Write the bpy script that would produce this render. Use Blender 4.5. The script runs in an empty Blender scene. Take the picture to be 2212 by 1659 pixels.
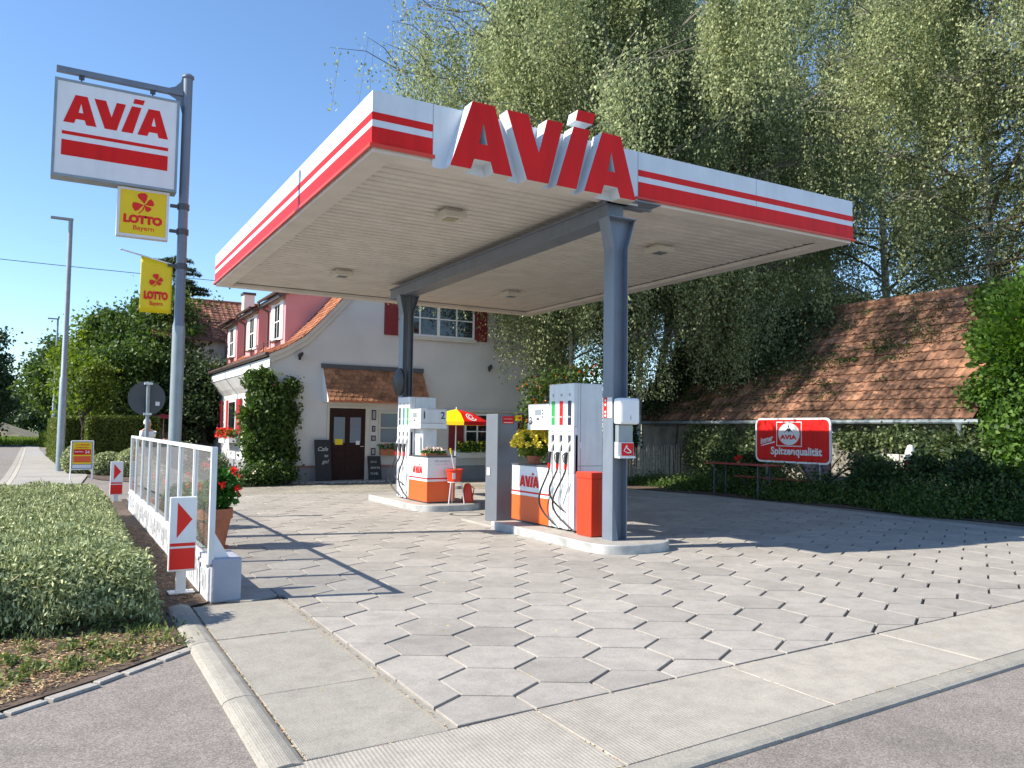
import bpy, math, random
import numpy as np
from mathutils import Vector, Matrix
from mathutils.geometry import tessellate_polygon
random.seed(7)
S = bpy.context.scene
COL = S.collection

# ------------------------------------------------------------------ camera
YAW, PITCH, ROLL, FPX = 0.51840, 0.0580, 0.0130, 1722.1
def cam_axes():
    f = Vector((math.sin(YAW)*math.cos(PITCH), math.cos(YAW)*math.cos(PITCH), math.sin(PITCH)))
    r = Vector((math.cos(YAW), -math.sin(YAW), 0)); u = r.cross(f)
    return r*math.cos(ROLL)+u*math.sin(ROLL), -r*math.sin(ROLL)+u*math.cos(ROLL), f
r_, u_, f_ = cam_axes()
cam = bpy.data.cameras.new('camera'); camo = bpy.data.objects.new('camera', cam); COL.objects.link(camo)
cam.sensor_width = 36; cam.lens = FPX/2212*36; cam.clip_end = 3000; cam.clip_start = .05
camo.matrix_world = Matrix(((r_.x, u_.x, -f_.x, 0), (r_.y, u_.y, -f_.y, 0), (r_.z, u_.z, -f_.z, 1.6), (0, 0, 0, 1)))
S.camera = camo

# ------------------------------------------------------------------ light
SD = Vector((1.22, -0.30, -1.0)).normalized()          # direction the sunlight travels
ELEV = math.asin(-SD.z)
w = bpy.data.worlds.new('World'); S.world = w; w.use_nodes = True
nt = w.node_tree; nt.nodes.clear()
sky = nt.nodes.new('ShaderNodeTexSky'); sky.sky_type = 'NISHITA'; sky.sun_disc = False
sky.sun_elevation = ELEV; sky.sun_rotation = math.atan2(-SD.x, -SD.y)
sky.air_density = 1.0; sky.dust_density = .05; sky.ozone_density = 2.2
bg = nt.nodes.new('ShaderNodeBackground'); bg.inputs[1].default_value = .12
wo = nt.nodes.new('ShaderNodeOutputWorld')
tint = nt.nodes.new('ShaderNodeVectorMath'); tint.operation = 'MULTIPLY'; tint.inputs[1].default_value = (.88, 1.01, 1.13)
nt.links.new(sky.outputs[0], tint.inputs[0]); nt.links.new(tint.outputs[0], bg.inputs[0]); nt.links.new(bg.outputs[0], wo.inputs[0])
sl = bpy.data.lights.new('sun', 'SUN'); sl.energy = 5.0; sl.angle = math.radians(.5); sl.color = (1, .93, .80)
so = bpy.data.objects.new('sun', sl); COL.objects.link(so)
so.rotation_euler = SD.to_track_quat('-Z', 'Y').to_euler()
S.view_settings.view_transform = 'Standard'; S.view_settings.look = 'None'
S.view_settings.exposure = 0.8; S.view_settings.gamma = 1
S.render.resolution_x = 1024; S.render.resolution_y = 768

# ------------------------------------------------------------------ materials
def M(name, col, rough=.6, metal=0., var=0., vs=3., bump=0., bs=60., island=0., spec=.5, coat=0., col2=None, trans=0., streak=0.):
    m = bpy.data.materials.new(name); m.use_nodes = True
    n = m.node_tree.nodes; l = m.node_tree.links; b = n['Principled BSDF']
    b.inputs['Roughness'].default_value = rough; b.inputs['Metallic'].default_value = metal
    b.inputs['Specular IOR Level'].default_value = spec; b.inputs['Coat Weight'].default_value = coat
    b.inputs['Base Color'].default_value = (*col, 1)
    tc = n.new('ShaderNodeTexCoord'); cur = None
    c = n.new('ShaderNodeRGB'); c.outputs[0].default_value = (*col, 1); cur = c.outputs[0]
    if island:
        g = n.new('ShaderNodeNewGeometry'); mx = n.new('ShaderNodeMix'); mx.data_type = 'RGBA'
        mx.inputs[6].default_value = (*[x*(1-island) for x in col], 1)
        mx.inputs[7].default_value = (*(col2 or [min(1, x*(1+island)) for x in col]), 1)
        l.new(g.outputs['Random Per Island'], mx.inputs[0]); cur = mx.outputs[2]
    if var:
        no = n.new('ShaderNodeTexNoise'); no.inputs['Scale'].default_value = vs; no.inputs['Detail'].default_value = 6
        l.new(tc.outputs['Object'], no.inputs['Vector'])
        mr = n.new('ShaderNodeMapRange'); mr.inputs[1].default_value = .3; mr.inputs[2].default_value = .7
        mr.inputs[3].default_value = 1-var; mr.inputs[4].default_value = 1+var
        l.new(no.outputs[0], mr.inputs[0])
        mu = n.new('ShaderNodeVectorMath'); mu.operation = 'SCALE'
        l.new(cur, mu.inputs[0]); l.new(mr.outputs[0], mu.inputs['Scale']); cur = mu.outputs[0]
    if streak:      # rain streaks and grime running down the surface
        mp = n.new('ShaderNodeMapping'); mp.inputs['Scale'].default_value = (4, 4, .5); l.new(tc.outputs['Object'], mp.inputs[0])
        ns = n.new('ShaderNodeTexNoise'); ns.inputs['Scale'].default_value = 1.6; ns.inputs['Detail'].default_value = 7; ns.inputs['Roughness'].default_value = .65; l.new(mp.outputs[0], ns.inputs['Vector'])
        ms_ = n.new('ShaderNodeMapRange'); ms_.inputs[1].default_value = .36; ms_.inputs[2].default_value = .56; ms_.inputs[3].default_value = 1-streak; ms_.inputs[4].default_value = 1.; l.new(ns.outputs[0], ms_.inputs[0])
        sc = n.new('ShaderNodeVectorMath'); sc.operation = 'SCALE'; l.new(cur, sc.inputs[0]); l.new(ms_.outputs[0], sc.inputs['Scale']); cur = sc.outputs[0]
    l.new(cur, b.inputs['Base Color'])
    if bump:
        no = n.new('ShaderNodeTexNoise'); no.inputs['Scale'].default_value = bs; no.inputs['Detail'].default_value = 4
        l.new(tc.outputs['Object'], no.inputs['Vector'])
        bp = n.new('ShaderNodeBump'); bp.inputs['Strength'].default_value = bump; bp.inputs['Distance'].default_value = .01
        l.new(no.outputs[0], bp.inputs['Height']); l.new(bp.outputs[0], b.inputs['Normal'])
    if trans:
        out = n['Material Output']; tr = n.new('ShaderNodeBsdfTranslucent'); ms = n.new('ShaderNodeMixShader')
        hs = n.new('ShaderNodeHueSaturation'); hs.inputs['Saturation'].default_value = 1.15; hs.inputs['Value'].default_value = 1.5
        l.new(cur, hs.inputs['Color']); l.new(hs.outputs[0], tr.inputs[0]); ms.inputs[0].default_value = trans
        l.new(b.outputs[0], ms.inputs[1]); l.new(tr.outputs[0], ms.inputs[2]); l.new(ms.outputs[0], out.inputs[0])
    return m

def speckle(name, base, dark, light, scale, rough=.85, big=.12, ridges=None, island=.08):
    """stone / asphalt: fine grains, large soft mottling, optional fine ribbing"""
    m = M(name, base, rough, var=big, vs=.9, island=island)
    n = m.node_tree.nodes; l = m.node_tree.links; b = n['Principled BSDF']
    src = b.inputs['Base Color'].links[0].from_socket
    tc = n.new('ShaderNodeTexCoord')
    v = n.new('ShaderNodeTexVoronoi'); v.inputs['Scale'].default_value = scale
    l.new(tc.outputs['Object'], v.inputs['Vector'])
    sx = n.new('ShaderNodeSeparateColor'); l.new(v.outputs['Color'], sx.inputs[0])
    rp = n.new('ShaderNodeValToRGB'); e = rp.color_ramp.elements
    e[0].color = (dark,)*3+(1,); e[0].position = 0; e[1].color = (light,)*3+(1,); e[1].position = 1
    k = rp.color_ramp.elements.new(.5); k.color = (1, 1, 1, 1)
    l.new(sx.outputs[0], rp.inputs[0])
    mx = n.new('ShaderNodeVectorMath'); mx.operation = 'MULTIPLY'
    l.new(src, mx.inputs[0]); l.new(rp.outputs[0], mx.inputs[1])
    # darker blotchy stains
    no = n.new('ShaderNodeTexNoise'); no.inputs['Scale'].default_value = 5; no.inputs['Detail'].default_value = 8; no.inputs['Roughness'].default_value = .7
    l.new(tc.outputs['Object'], no.inputs['Vector'])
    mr = n.new('ShaderNodeMapRange'); mr.inputs[1].default_value = .35; mr.inputs[2].default_value = .6; mr.inputs[3].default_value = .84; mr.inputs[4].default_value = 1.04
    n3 = n.new('ShaderNodeTexNoise'); n3.inputs['Scale'].default_value = .55; n3.inputs['Detail'].default_value = 5; l.new(tc.outputs['Object'], n3.inputs['Vector'])
    m3 = n.new('ShaderNodeMapRange'); m3.inputs[1].default_value = .56; m3.inputs[2].default_value = .72; m3.inputs[3].default_value = 1.; m3.inputs[4].default_value = .80; l.new(n3.outputs[0], m3.inputs[0])
    m4 = n.new('ShaderNodeMath'); m4.operation = 'MULTIPLY'; l.new(mr.outputs[0], m4.inputs[0]); l.new(m3.outputs[0], m4.inputs[1])
    l.new(no.outputs[0], mr.inputs[0])
    s2 = n.new('ShaderNodeVectorMath'); s2.operation = 'SCALE'; l.new(mx.outputs[0], s2.inputs[0]); l.new(m4.outputs[0], s2.inputs['Scale'])
    l.new(s2.outputs[0], b.inputs['Base Color'])
    bp = n.new('ShaderNodeBump'); bp.inputs['Strength'].default_value = .35; bp.inputs['Distance'].default_value = .004
    h = sx.outputs[1]
    if ridges:
        wv = n.new('ShaderNodeTexWave'); wv.bands_direction = ridges[0]; wv.inputs['Scale'].default_value = ridges[1]; wv.inputs['Distortion'].default_value = 0
        mp = n.new('ShaderNodeMapping'); mp.inputs['Rotation'].default_value = (0, 0, ridges[2])
        l.new(tc.outputs['Object'], mp.inputs[0]); l.new(mp.outputs[0], wv.inputs[0])
        h = wv.outputs[1]; bp.inputs['Strength'].default_value = .5; bp.inputs['Distance'].default_value = .0025
        if len(ridges) > 3:
            w2 = n.new('ShaderNodeTexWave'); w2.bands_direction = 'Y'; w2.inputs['Scale'].default_value = ridges[1]
            l.new(mp.outputs[0], w2.inputs[0]); ad = n.new('ShaderNodeMath'); ad.operation = 'MULTIPLY'
            l.new(wv.outputs[1], ad.inputs[0]); l.new(w2.outputs[1], ad.inputs[1]); h = ad.outputs[0]
    l.new(h, bp.inputs['Height']); l.new(bp.outputs[0], b.inputs['Normal'])
    return m

MT = {}
MT['asphalt'] = speckle('asphalt', (.235, .205, .183), .62, 1.5, 150, .9, .08, island=0)
MT['slab'] = speckle('paving_concrete', (.355, .325, .29), .82, 1.12, 160, .85, .07, island=.10)
MT['ribbed'] = speckle('ribbed_concrete', (.385, .35, .30), .85, 1.1, 150, .85, .06, ridges=('X', 14, .068), island=.04)
MT['studded'] = speckle('studded_concrete', (.33, .305, .262), .8, 1.12, 150, .85, .06, ridges=('X', 26, 0, 1), island=.05)
MT['kerb'] = speckle('kerb_concrete', (.37, .345, .31), .8, 1.15, 140, .85, .1, island=.04)
MT['joint'] = M('joint_dirt', (.085, .07, .055), .95, var=.5, vs=14)
MT['soil'] = M('mulch_soil', (.10, .068, .048), .95, var=.45, vs=9, bump=1., bs=40)
MT['grassland'] = M('far_grassland', (.10, .13, .035), .95, var=.35, vs=.2)
MT['drygrass'] = M('dry_bank_grass', (.17, .14, .075), .95, var=.35, vs=.8)
MT['white'] = M('white_enamel', (.78, .79, .8), .35, var=.03, vs=4, streak=.05)
MT['fascia'] = M('white_fascia_metal', (.66, .71, .75), .38, var=.05, vs=2.5, streak=.06)
MT['red'] = M('signal_red_enamel', (.72, .014, .012), .5, var=.08, vs=1.2, spec=.22, streak=.12)
MT['brightred'] = M('orange_red_paint', (.72, .045, .012), .35, var=.05, vs=3)
MT['orange'] = M('orange_red_panel', (.8, .11, .015), .35, var=.03, vs=3)
MT['soffit'] = M('cream_soffit_metal', (.66, .63, .575), .55, var=.08, vs=2)
MT['steel'] = M('blue_grey_painted_steel', (.17, .20, .25), .42, var=.06, vs=3, metal=.1, streak=.12)
MT['galv'] = M('galvanised_steel', (.27, .31, .33), .45, metal=.35, var=.1, vs=5)
MT['alu'] = M('pale_aluminium', (.7, .71, .72), .4, metal=.1, var=.05, vs=6)
MT['darksteel'] = M('dark_grey_metal', (.07, .075, .085), .45, metal=.2, var=.1, vs=6)
MT['black'] = M('black_rubber', (.018, .018, .02), .5)
MT['silver'] = M('brushed_pump_metal', (.64, .65, .68), .38, metal=.25, var=.04, vs=5, streak=.12)
MT['pillar'] = M('grey_terminal_metal', (.16, .175, .205), .4, metal=.25, var=.05, vs=4)
MT['green'] = M('green_label', (.02, .3, .06), .4)
MT['teal'] = M('teal_label', (.02, .22, .16), .4)
MT['navy'] = M('black_label', (.012, .012, .03), .4)
MT['grey'] = M('grey_plastic', (.3, .31, .32), .5)
MT['screen'] = M('lcd_screen', (.2, .24, .27), .2)
MT['yellow'] = M('lotto_yellow', (.83, .6, .0), .45, var=.04, vs=3)
MT['lottored'] = M('lotto_red', (.76, .03, .02), .5, spec=.25)
MT['terracotta'] = M('terracotta', (.45, .155, .075), .8, var=.12, vs=8, bump=.2)
MT['stucco'] = M('white_stucco', (.60, .59, .57), .92, var=.08, vs=.9, bump=.5, bs=45)
MT['trim'] = M('cream_trim', (.6, .57, .5), .8, var=.06, vs=3)
MT['pink'] = M('pink_dormer_plaster', (.58, .28, .29), .9, var=.06, vs=1.5, bump=.2)
MT['shutwhite'] = M('white_shutter_paint', (.8, .8, .78), .5)
MT['shutred'] = M('shaded_red_paint', (.2, .016, .02), .55, var=.1, vs=6)  # same shutter red, darkened in colour for the shaded gable
MT['litred'] = M('sunlit_red_paint', (.36, .02, .025), .5)  # shutter red lightened in colour, as the sunlit side wall shows it
MT['brown'] = M('brown_gutter_metal', (.09, .06, .05), .45, metal=.2)
MT['door'] = M('dark_brown_door_wood', (.035, .016, .014), .6, var=.2, vs=9, spec=.15)
MT['slate'] = M('chalkboard', (.02, .022, .025), .7)
MT['chalk'] = M('chalk', (.5, .5, .5), .9)
MT['plinth'] = M('grey_plinth_render', (.25, .25, .27), .9, var=.12, vs=2, bump=.3)
MT['plinthledge'] = M('brick_ledge', (.32, .12, .09), .85, var=.15, vs=6)
MT['whitewash'] = M('whitewashed_wall', (.60, .61, .65), .88, var=.07, vs=3, bump=.6, bs=25)
MT['wood'] = M('grey_weathered_wood', (.46, .39, .29), .9, var=.3, vs=12, island=.25)
MT['redwood'] = M('red_painted_wood', (.28, .035, .03), .55, var=.15, vs=8)
MT['bark'] = M('birch_bark', (.5, .5, .47), .85, var=.45, vs=5, bump=.4)
MT['twigbark'] = M('grey_birch_twigs', (.17, .15, .13), .9, var=.3, vs=5)
MT['lilac'] = M('shade_toned_concrete', (.40, .41, .47), .85, var=.08, vs=3, bump=.5, bs=25)  # cool tone of the shaded end block put into its colour
MT['darkbark'] = M('dark_bark', (.07, .055, .04), .95, var=.3, vs=7, bump=.6)
MT['tile'] = M('clay_roof_tiles', (.34, .125, .06), .85, var=.22, vs=1.2, island=.38, bump=.2)
MT['oldtile'] = M('mossy_clay_tiles', (.23, .115, .068), .9, var=.55, vs=1.7, island=.5, streak=.3, bump=.5)
MT['darktile'] = M('brown_clay_tiles', (.2, .085, .055), .9, var=.25, vs=1.2, island=.45, bump=.3)
MT['porchtile'] = M('weathered_porch_tiles', (.33, .15, .075), .9, var=.3, vs=2, island=.3, bump=.2)
MT['battens'] = M('roof_underlay', (.06, .035, .025), .95)
MT['skin'] = M('skin', (.5, .25, .17), .6)
MT['shirt'] = M('white_shirt_cloth', (.72, .73, .78), .85)
MT['darkshirt'] = M('dark_shirt_cloth', (.03, .03, .035), .85)
MT['trousers'] = M('dark_trousers', (.05, .05, .06), .9)
MT['whitehair'] = M('white_hair', (.62, .6, .56), .8)
MT['darkhair'] = M('dark_hair', (.04, .03, .025), .8)
MT['concrete_rough'] = M('grey_concrete', (.3, .29, .27), .9, var=.15, vs=4, bump=.4)
MT['paper'] = M('printed_paper', (.72, .73, .74), .6)
MT['wallstone'] = M('barn_block_wall', (.32, .29, .25), .9, var=.3, vs=2.5, bump=.4)  # grey-brown blocks with random mottling

def leafmat(name, a, b, trans=.3, rough=.55):
    return M(name, a, rough, island=.0001, col2=b, trans=trans, spec=.35)
MT['birch'] = leafmat('birch_leaves', (.085, .12, .05), (.50, .54, .28), .38)
MT['leaf'] = leafmat('broad_leaves', (.028, .06, .014), (.11, .17, .035), .3)
MT['leafy'] = leafmat('yellow_green_leaves', (.06, .11, .015), (.2, .26, .04), .35)
MT['leafdk'] = leafmat('dark_leaves', (.02, .038, .014), (.07, .11, .035), .2)
MT['vine'] = leafmat('bright_vine_leaves', (.03, .07, .012), (.12, .22, .035), .3)
MT['ivy'] = leafmat('ivy_leaves', (.05, .08, .03), (.22, .27, .12), .2, .4)
MT['bush'] = leafmat('cotoneaster_leaves', (.07, .10, .03), (.62, .66, .34), .13)
MT['hedge'] = leafmat('hedge_leaves', (.05, .08, .012), (.17, .2, .035), .25)
MT['needles'] = leafmat('spruce_needles', (.02, .035, .012), (.075, .09, .03), .1)
MT['weed'] = leafmat('weed_leaves', (.06, .10, .02), (.24, .28, .09), .25)
MT['geranium'] = leafmat('geranium_leaves', (.02, .09, .012), (.07, .2, .025), .25)
MT['islandsteel'] = M('scuffed_island_steel', (.42, .42, .41), .5, metal=.1, var=.25, vs=6)
MT['redflower'] = M('red_petals', (.75, .02, .01), .6, island=.3, trans=.25)
MT['pinkflower'] = M('pink_petals', (.75, .12, .2), .6, island=.2, trans=.25)
MT['whiteflower'] = M('white_pink_petals', (.75, .6, .55), .6, island=.3, trans=.2)
MT['yellowflower'] = M('yellow_petals', (.85, .66, .08), .6, island=.3, trans=.25)
MT['berry'] = M('orange_berries', (.7, .13, .02), .45, island=.2)
MT['straw'] = M('dry_straw', (.5, .38, .2), .9, island=.45)
MT['deadleaf'] = M('dead_leaf_litter', (.34, .18, .085), .9, island=.6)

def glassmat(name, tint, dust, alpha=.0, rough=.02):
    m = bpy.data.materials.new(name); m.use_nodes = True
    n = m.node_tree.nodes; l = m.node_tree.links; n.clear()
    o = n.new('ShaderNodeOutputMaterial'); t = n.new('ShaderNodeBsdfTransparent'); t.inputs[0].default_value = (*tint, 1)
    g = n.new('ShaderNodeBsdfGlossy'); g.inputs['Roughness'].default_value = rough
    d = n.new('ShaderNodeBsdfDiffuse'); d.inputs[0].default_value = (.6, .62, .64, 1)
    lw = n.new('ShaderNodeLayerWeight'); lw.inputs[0].default_value = .5; pw = n.new('ShaderNodeMath'); pw.operation = 'POWER'; pw.inputs[1].default_value = 4.; l.new(lw.outputs['Facing'], pw.inputs[0]); fr = n.new('ShaderNodeMath'); fr.operation = 'MULTIPLY_ADD'; fr.inputs[1].default_value = .55; fr.inputs[2].default_value = .035; l.new(pw.outputs[0], fr.inputs[0])
    a = n.new('ShaderNodeMixShader'); b = n.new('ShaderNodeMixShader')
    l.new(t.outputs[0], a.inputs[1]); l.new(d.outputs[0], a.inputs[2]); a.inputs[0].default_value = dust
    l.new(fr.outputs[0], b.inputs[0]); l.new(a.outputs[0], b.inputs[1]); l.new(g.outputs[0], b.inputs[2]); l.new(b.outputs[0], o.inputs[0])
    return m
MT['pane'] = glassmat('fence_glass', (.985, .99, .99), .06)
MT['window'] = M('window_glass', (.018, .02, .022), .04, spec=.8)
MT['windowsky'] = M('sky_toned_glass', (.16, .21, .26), .22, spec=.3)  # sky reflection put into the pane colour as blue-grey

# ------------------------------------------------------------------ object helpers
ORG = {}
def tag(o, label=None, cat=None, group=None, kind=None):
    if label: o['label'] = label
    if cat: o['category'] = cat
    if group: o['group'] = group
    if kind: o['kind'] = kind
    return o
def thing(name, loc, label, cat, group=None, rz=0):
    o = bpy.data.objects.new(name, None); o.empty_display_size = .2; COL.objects.link(o)
    o.location = loc; o.rotation_euler.z = rz; ORG[o] = Vector(loc)
    return tag(o, label, cat, group)
def link(name, me, parent=None, loc=None):
    o = bpy.data.objects.new(name, me); COL.objects.link(o)
    if parent:
        o.parent = parent; ORG[o] = ORG[parent]
    else: ORG[o] = Vector((0, 0, 0))
    return o
def copy_tree(o, parent=None):
    c = o.copy(); COL.objects.link(c); c.parent = parent; ORG[c] = ORG[o]
    for ch in list(o.children): copy_tree(ch, c)
    return c

class MB:
    def __init__(s): s.v = []; s.f = []; s.mi = []; s.cm = 0
    def quad(s, *p):
        n = len(s.v); s.v += [tuple(q) for q in p]; s.f.append(tuple(range(n, n+len(p)))); s.mi.append(s.cm); return s
    def raw(s, vs, fs):
        n = len(s.v); s.v += [tuple(q) for q in vs]
        for f in fs: s.f.append(tuple(i+n for i in f)); s.mi.append(s.cm)
        return s
    def box(s, x0, x1, y0, y1, z0, z1):
        return s.raw([(x0,y0,z0),(x1,y0,z0),(x1,y1,z0),(x0,y1,z0),(x0,y0,z1),(x1,y0,z1),(x1,y1,z1),(x0,y1,z1)],
            [(0,3,2,1),(4,5,6,7),(0,1,5,4),(1,2,6,5),(2,3,7,6),(3,0,4,7)])
    def tube(s, pts, r, n=8, cap=True):
        pts = [Vector(p) for p in pts]; rs = r if isinstance(r, (list, tuple)) else [r]*len(pts)
        vs = []; fs = []; pu = None
        for i, p in enumerate(pts):
            d = (pts[min(i+1, len(pts)-1)]-pts[max(i-1, 0)]).normalized()
            if pu is None: pu = d.orthogonal().normalized()
            else:
                pu = pu-d*pu.dot(d); pu = pu.normalized() if pu.length > 1e-6 else d.orthogonal().normalized()
            q = d.cross(pu)
            for k in range(n):
                a = 2*math.pi*k/n; vs.append(p+(pu*math.cos(a)+q*math.sin(a))*rs[i])
        for i in range(len(pts)-1):
            for k in range(n):
                k2 = (k+1) % n; fs.append((i*n+k, i*n+k2, (i+1)*n+k2, (i+1)*n+k))
        if cap: fs.append(tuple(range(n-1, -1, -1))); fs.append(tuple((len(pts)-1)*n+k for k in range(n)))
        return s.raw(vs, fs)
    def lathe(s, prof, c, n=20, axis='z', sx=1., sy=1.):
        vs = []; fs = []
        for r, z in prof:
            for k in range(n):
                a = 2*math.pi*k/n
                if axis == 'z': vs.append((c[0]+r*sx*math.cos(a), c[1]+r*sy*math.sin(a), c[2]+z))
                elif axis == 'y': vs.append((c[0]+r*math.cos(a), c[1]+z, c[2]+r*math.sin(a)))
                else: vs.append((c[0]+z, c[1]+r*math.cos(a), c[2]+r*math.sin(a)))
        m = len(prof)
        for i in range(m-1):
            for k in range(n):
                k2 = (k+1) % n; fs.append((i*n+k, i*n+k2, (i+1)*n+k2, (i+1)*n+k))
        fs.append(tuple(range(n-1, -1, -1))); fs.append(tuple((m-1)*n+k for k in range(n)))
        return s.raw(vs, fs)
    def prism(s, loops, o, r, u, depth, sides=True):
        """loops (outer, holes...) of 2d points in frame o,r,u; extruded backwards by depth (front at o)"""
        o = Vector(o); r = Vector(r); u = Vector(u); nn = r.cross(u)
        L = [[Vector((p[0], p[1], 0)) for p in lp] for lp in loops]
        tri = tessellate_polygon(L); flat = [p for lp in L for p in lp]
        F = [o+r*p.x+u*p.y for p in flat]; B = [q-nn*depth for q in F]; N = len(F)
        fs = []
        for t in tri:
            a, b, c = [flat[i] for i in t]
            if (b-a).cross(c-a).z < 0: t = (t[0], t[2], t[1])
            fs.append(tuple(t))
            if depth: fs.append(tuple(i+N for i in reversed(t)))
        if sides and depth:
            k = 0
            for lp in L:
                m = len(lp)
                for i in range(m): j = (i+1) % m; fs.append((k+i, k+i+N, k+j+N, k+j))
                k += m
        return s.raw(F+B if depth else F, fs)
    def mesh(s, name, mats, org=Vector((0, 0, 0)), smooth=False):
        me = bpy.data.meshes.new(name)
        me.from_pydata([(x-org[0], y-org[1], z-org[2]) for x, y, z in s.v], [], s.f)
        for m in (mats if isinstance(mats, (list, tuple)) else [mats]): me.materials.append(MT[m])
        if any(s.mi): me.polygons.foreach_set('material_index', s.mi)
        if smooth: me.polygons.foreach_set('use_smooth', [True]*len(s.f))
        me.update(); return me
    def build(s, name, mats, parent=None, smooth=False, bevel=0., weld=False):
        me = s.mesh(name, mats, ORG[parent] if parent else Vector((0, 0, 0)), smooth)
        o = link(name, me, parent)
        if smooth:
            try: me.set_sharp_from_angle(angle=math.radians(35))
            except Exception: pass
        if bevel:
            b = o.modifiers.new('bevel', 'BEVEL'); b.width = bevel; b.segments = 2; b.limit_method = 'ANGLE'
        return o

def structure(name, mb, mat, **k): return tag(mb.build(name, mat, **k), kind='structure')
X_, Y_, Z_ = Vector((1, 0, 0)), Vector((0, 1, 0)), Vector((0, 0, 1))

def text_mesh(s, size, bold=0., shear=0., spacing=1., sx=1.):
    c = bpy.data.curves.new('t', 'FONT'); c.body = s; c.size = size; c.offset = bold; c.shear = shear; c.space_character = spacing
    c.resolution_u = 3
    o = bpy.data.objects.new('t', c); COL.objects.link(o)
    dg = bpy.context.evaluated_depsgraph_get(); me = bpy.data.meshes.new_from_object(o.evaluated_get(dg))
    vs = [(v.co.x*sx, v.co.y) for v in me.vertices]; fs = [tuple(p.vertices) for p in me.polygons]
    bpy.data.objects.remove(o); bpy.data.meshes.remove(me); bpy.data.curves.remove(c)
    return vs, fs
def text(mb, s, size, o, r, u, bold=0., shear=0., width=None, spacing=1., center=False, sx=1.):
    """writes text onto a plane; the face is raised 2 mm by the caller's o"""
    vs, fs = text_mesh(s, size, bold, shear, spacing, sx)
    if not vs: return mb
    x0 = min(v[0] for v in vs); x1 = max(v[0] for v in vs)
    k = (width/(x1-x0)) if width else 1.
    if center: off = -(x1-x0)*k/2
    else: off = 0
    o = Vector(o); r = Vector(r); u = Vector(u)
    mb.raw([o+r*((x-x0)*k+off)+u*y for x, y in vs], fs); return mb

def scribble(mb, n, size, o, r, u, width, seed=1, th=.12):
    """small print too small to read in the photograph: rows of short strokes"""
    rd = random.Random(seed); o = Vector(o); r = Vector(r); u = Vector(u); w = width/n; t = size*th
    for k in range(n):
        x = k*w; h = size*rd.choice((.62, .62, .66, .95)); L = [((x, 0), (x+t, h))]
        if rd.random() < .7: L.append(((x+w*.5, 0), (x+w*.5+t, size*.6)))
        if rd.random() < .8: z = rd.choice((0, .28, .5))*size; L.append(((x, z), (x+w*.6, z+t)))
        for (a, b), (c, d) in L: mb.quad(o+r*a+u*b, o+r*c+u*b, o+r*c+u*d, o+r*a+u*d)
    return mb

# letters of the station's name, traced in metres (word 2.75 wide, 0.82 high)
LA = [[(0,0),(.27,0),(.312,.13),(.535,.13),(.578,0),(.838,0),(.581,.824),(.278,.824)], [(.372,.325),(.43,.60),(.492,.325)]]
LV = [[(1.05,0),(1.36,0),(1.575,.82),(1.335,.82),(1.215,.36),(1.055,.82),(.755,.82)]]
LI = [[(1.48,0),(1.785,0),(1.99,.81),(1.735,.81)]]
LD = [[(1.765,.9),(2.035,.9),(2.075,1.045),(1.80,1.045)]]
LA2 = [[(x+1.908, z) for x, z in lp] for lp in LA]
def wordmark(o, r, u, scale, depth, mb=None, pad=0):
    mb = mb or MB()
    for L in (LA, LV, LI, LD, LA2):
        mb.prism([[(x*scale, z*scale) for x, z in lp] for lp in L], o, r, u, depth)
    return mb

# ------------------------------------------------------------------ foliage helpers (numpy)
def quads_mesh(name, P, A, B, mats, mi=None, diamond=True):
    """P centres, A half long axis, B half short axis -> one mesh of leaf shaped quads"""
    n = len(P)
    if diamond: V = np.stack([P-A, P-A*.1+B, P+A, P-A*.1-B], 1).reshape(-1, 3)
    else: V = np.stack([P-A-B, P-A+B, P+A+B, P+A-B], 1).reshape(-1, 3)
    me = bpy.data.meshes.new(name); me.vertices.add(4*n); me.loops.add(4*n); me.polygons.add(n)
    me.vertices.foreach_set('co', V.astype(np.float32).ravel())
    me.loops.foreach_set('vertex_index', np.arange(4*n, dtype=np.int32))
    me.polygons.foreach_set('loop_start', np.arange(0, 4*n, 4, dtype=np.int32))
    me.polygons.foreach_set('loop_total', np.full(n, 4, dtype=np.int32))
    for m in (mats if isinstance(mats, (list, tuple)) else [mats]): me.materials.append(MT[m])
    if mi is not None: me.polygons.foreach_set('material_index', mi.astype(np.int32))
    me.update(calc_edges=True); return me
def unit(v): return v/np.maximum(np.linalg.norm(v, axis=1, keepdims=True), 1e-9)
def leaf_axes(rng, n, size, droop=0., aspect=.6, jit=.35):
    a = rng.normal(size=(n, 3)); a[:, 2] -= droop*2; a = unit(a)
    b = unit(np.cross(a, rng.normal(size=(n, 3))))
    s = size*(1+jit*rng.uniform(-1, 1, (n, 1)))
    return a*s*.5, b*s*.5*aspect
def foliage(name, P, size, mats, parent=None, droop=0., aspect=.6, seed=0, mi=None, diamond=True, loc=None):
    rng = np.random.default_rng(seed); A, B = leaf_axes(rng, len(P), size, droop, aspect)
    org = np.array(ORG[parent]) if parent else np.zeros(3)
    o = link(name, quads_mesh(name, P-org, A, B, mats, mi, diamond), parent); return o
def blob_points(rng, c, R, n, shell=.55):
    d = unit(rng.normal(size=(n, 3))); rr = (shell+(1-shell)*rng.random((n, 1)))
    return np.array(c)+d*rr*np.array(R)
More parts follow.
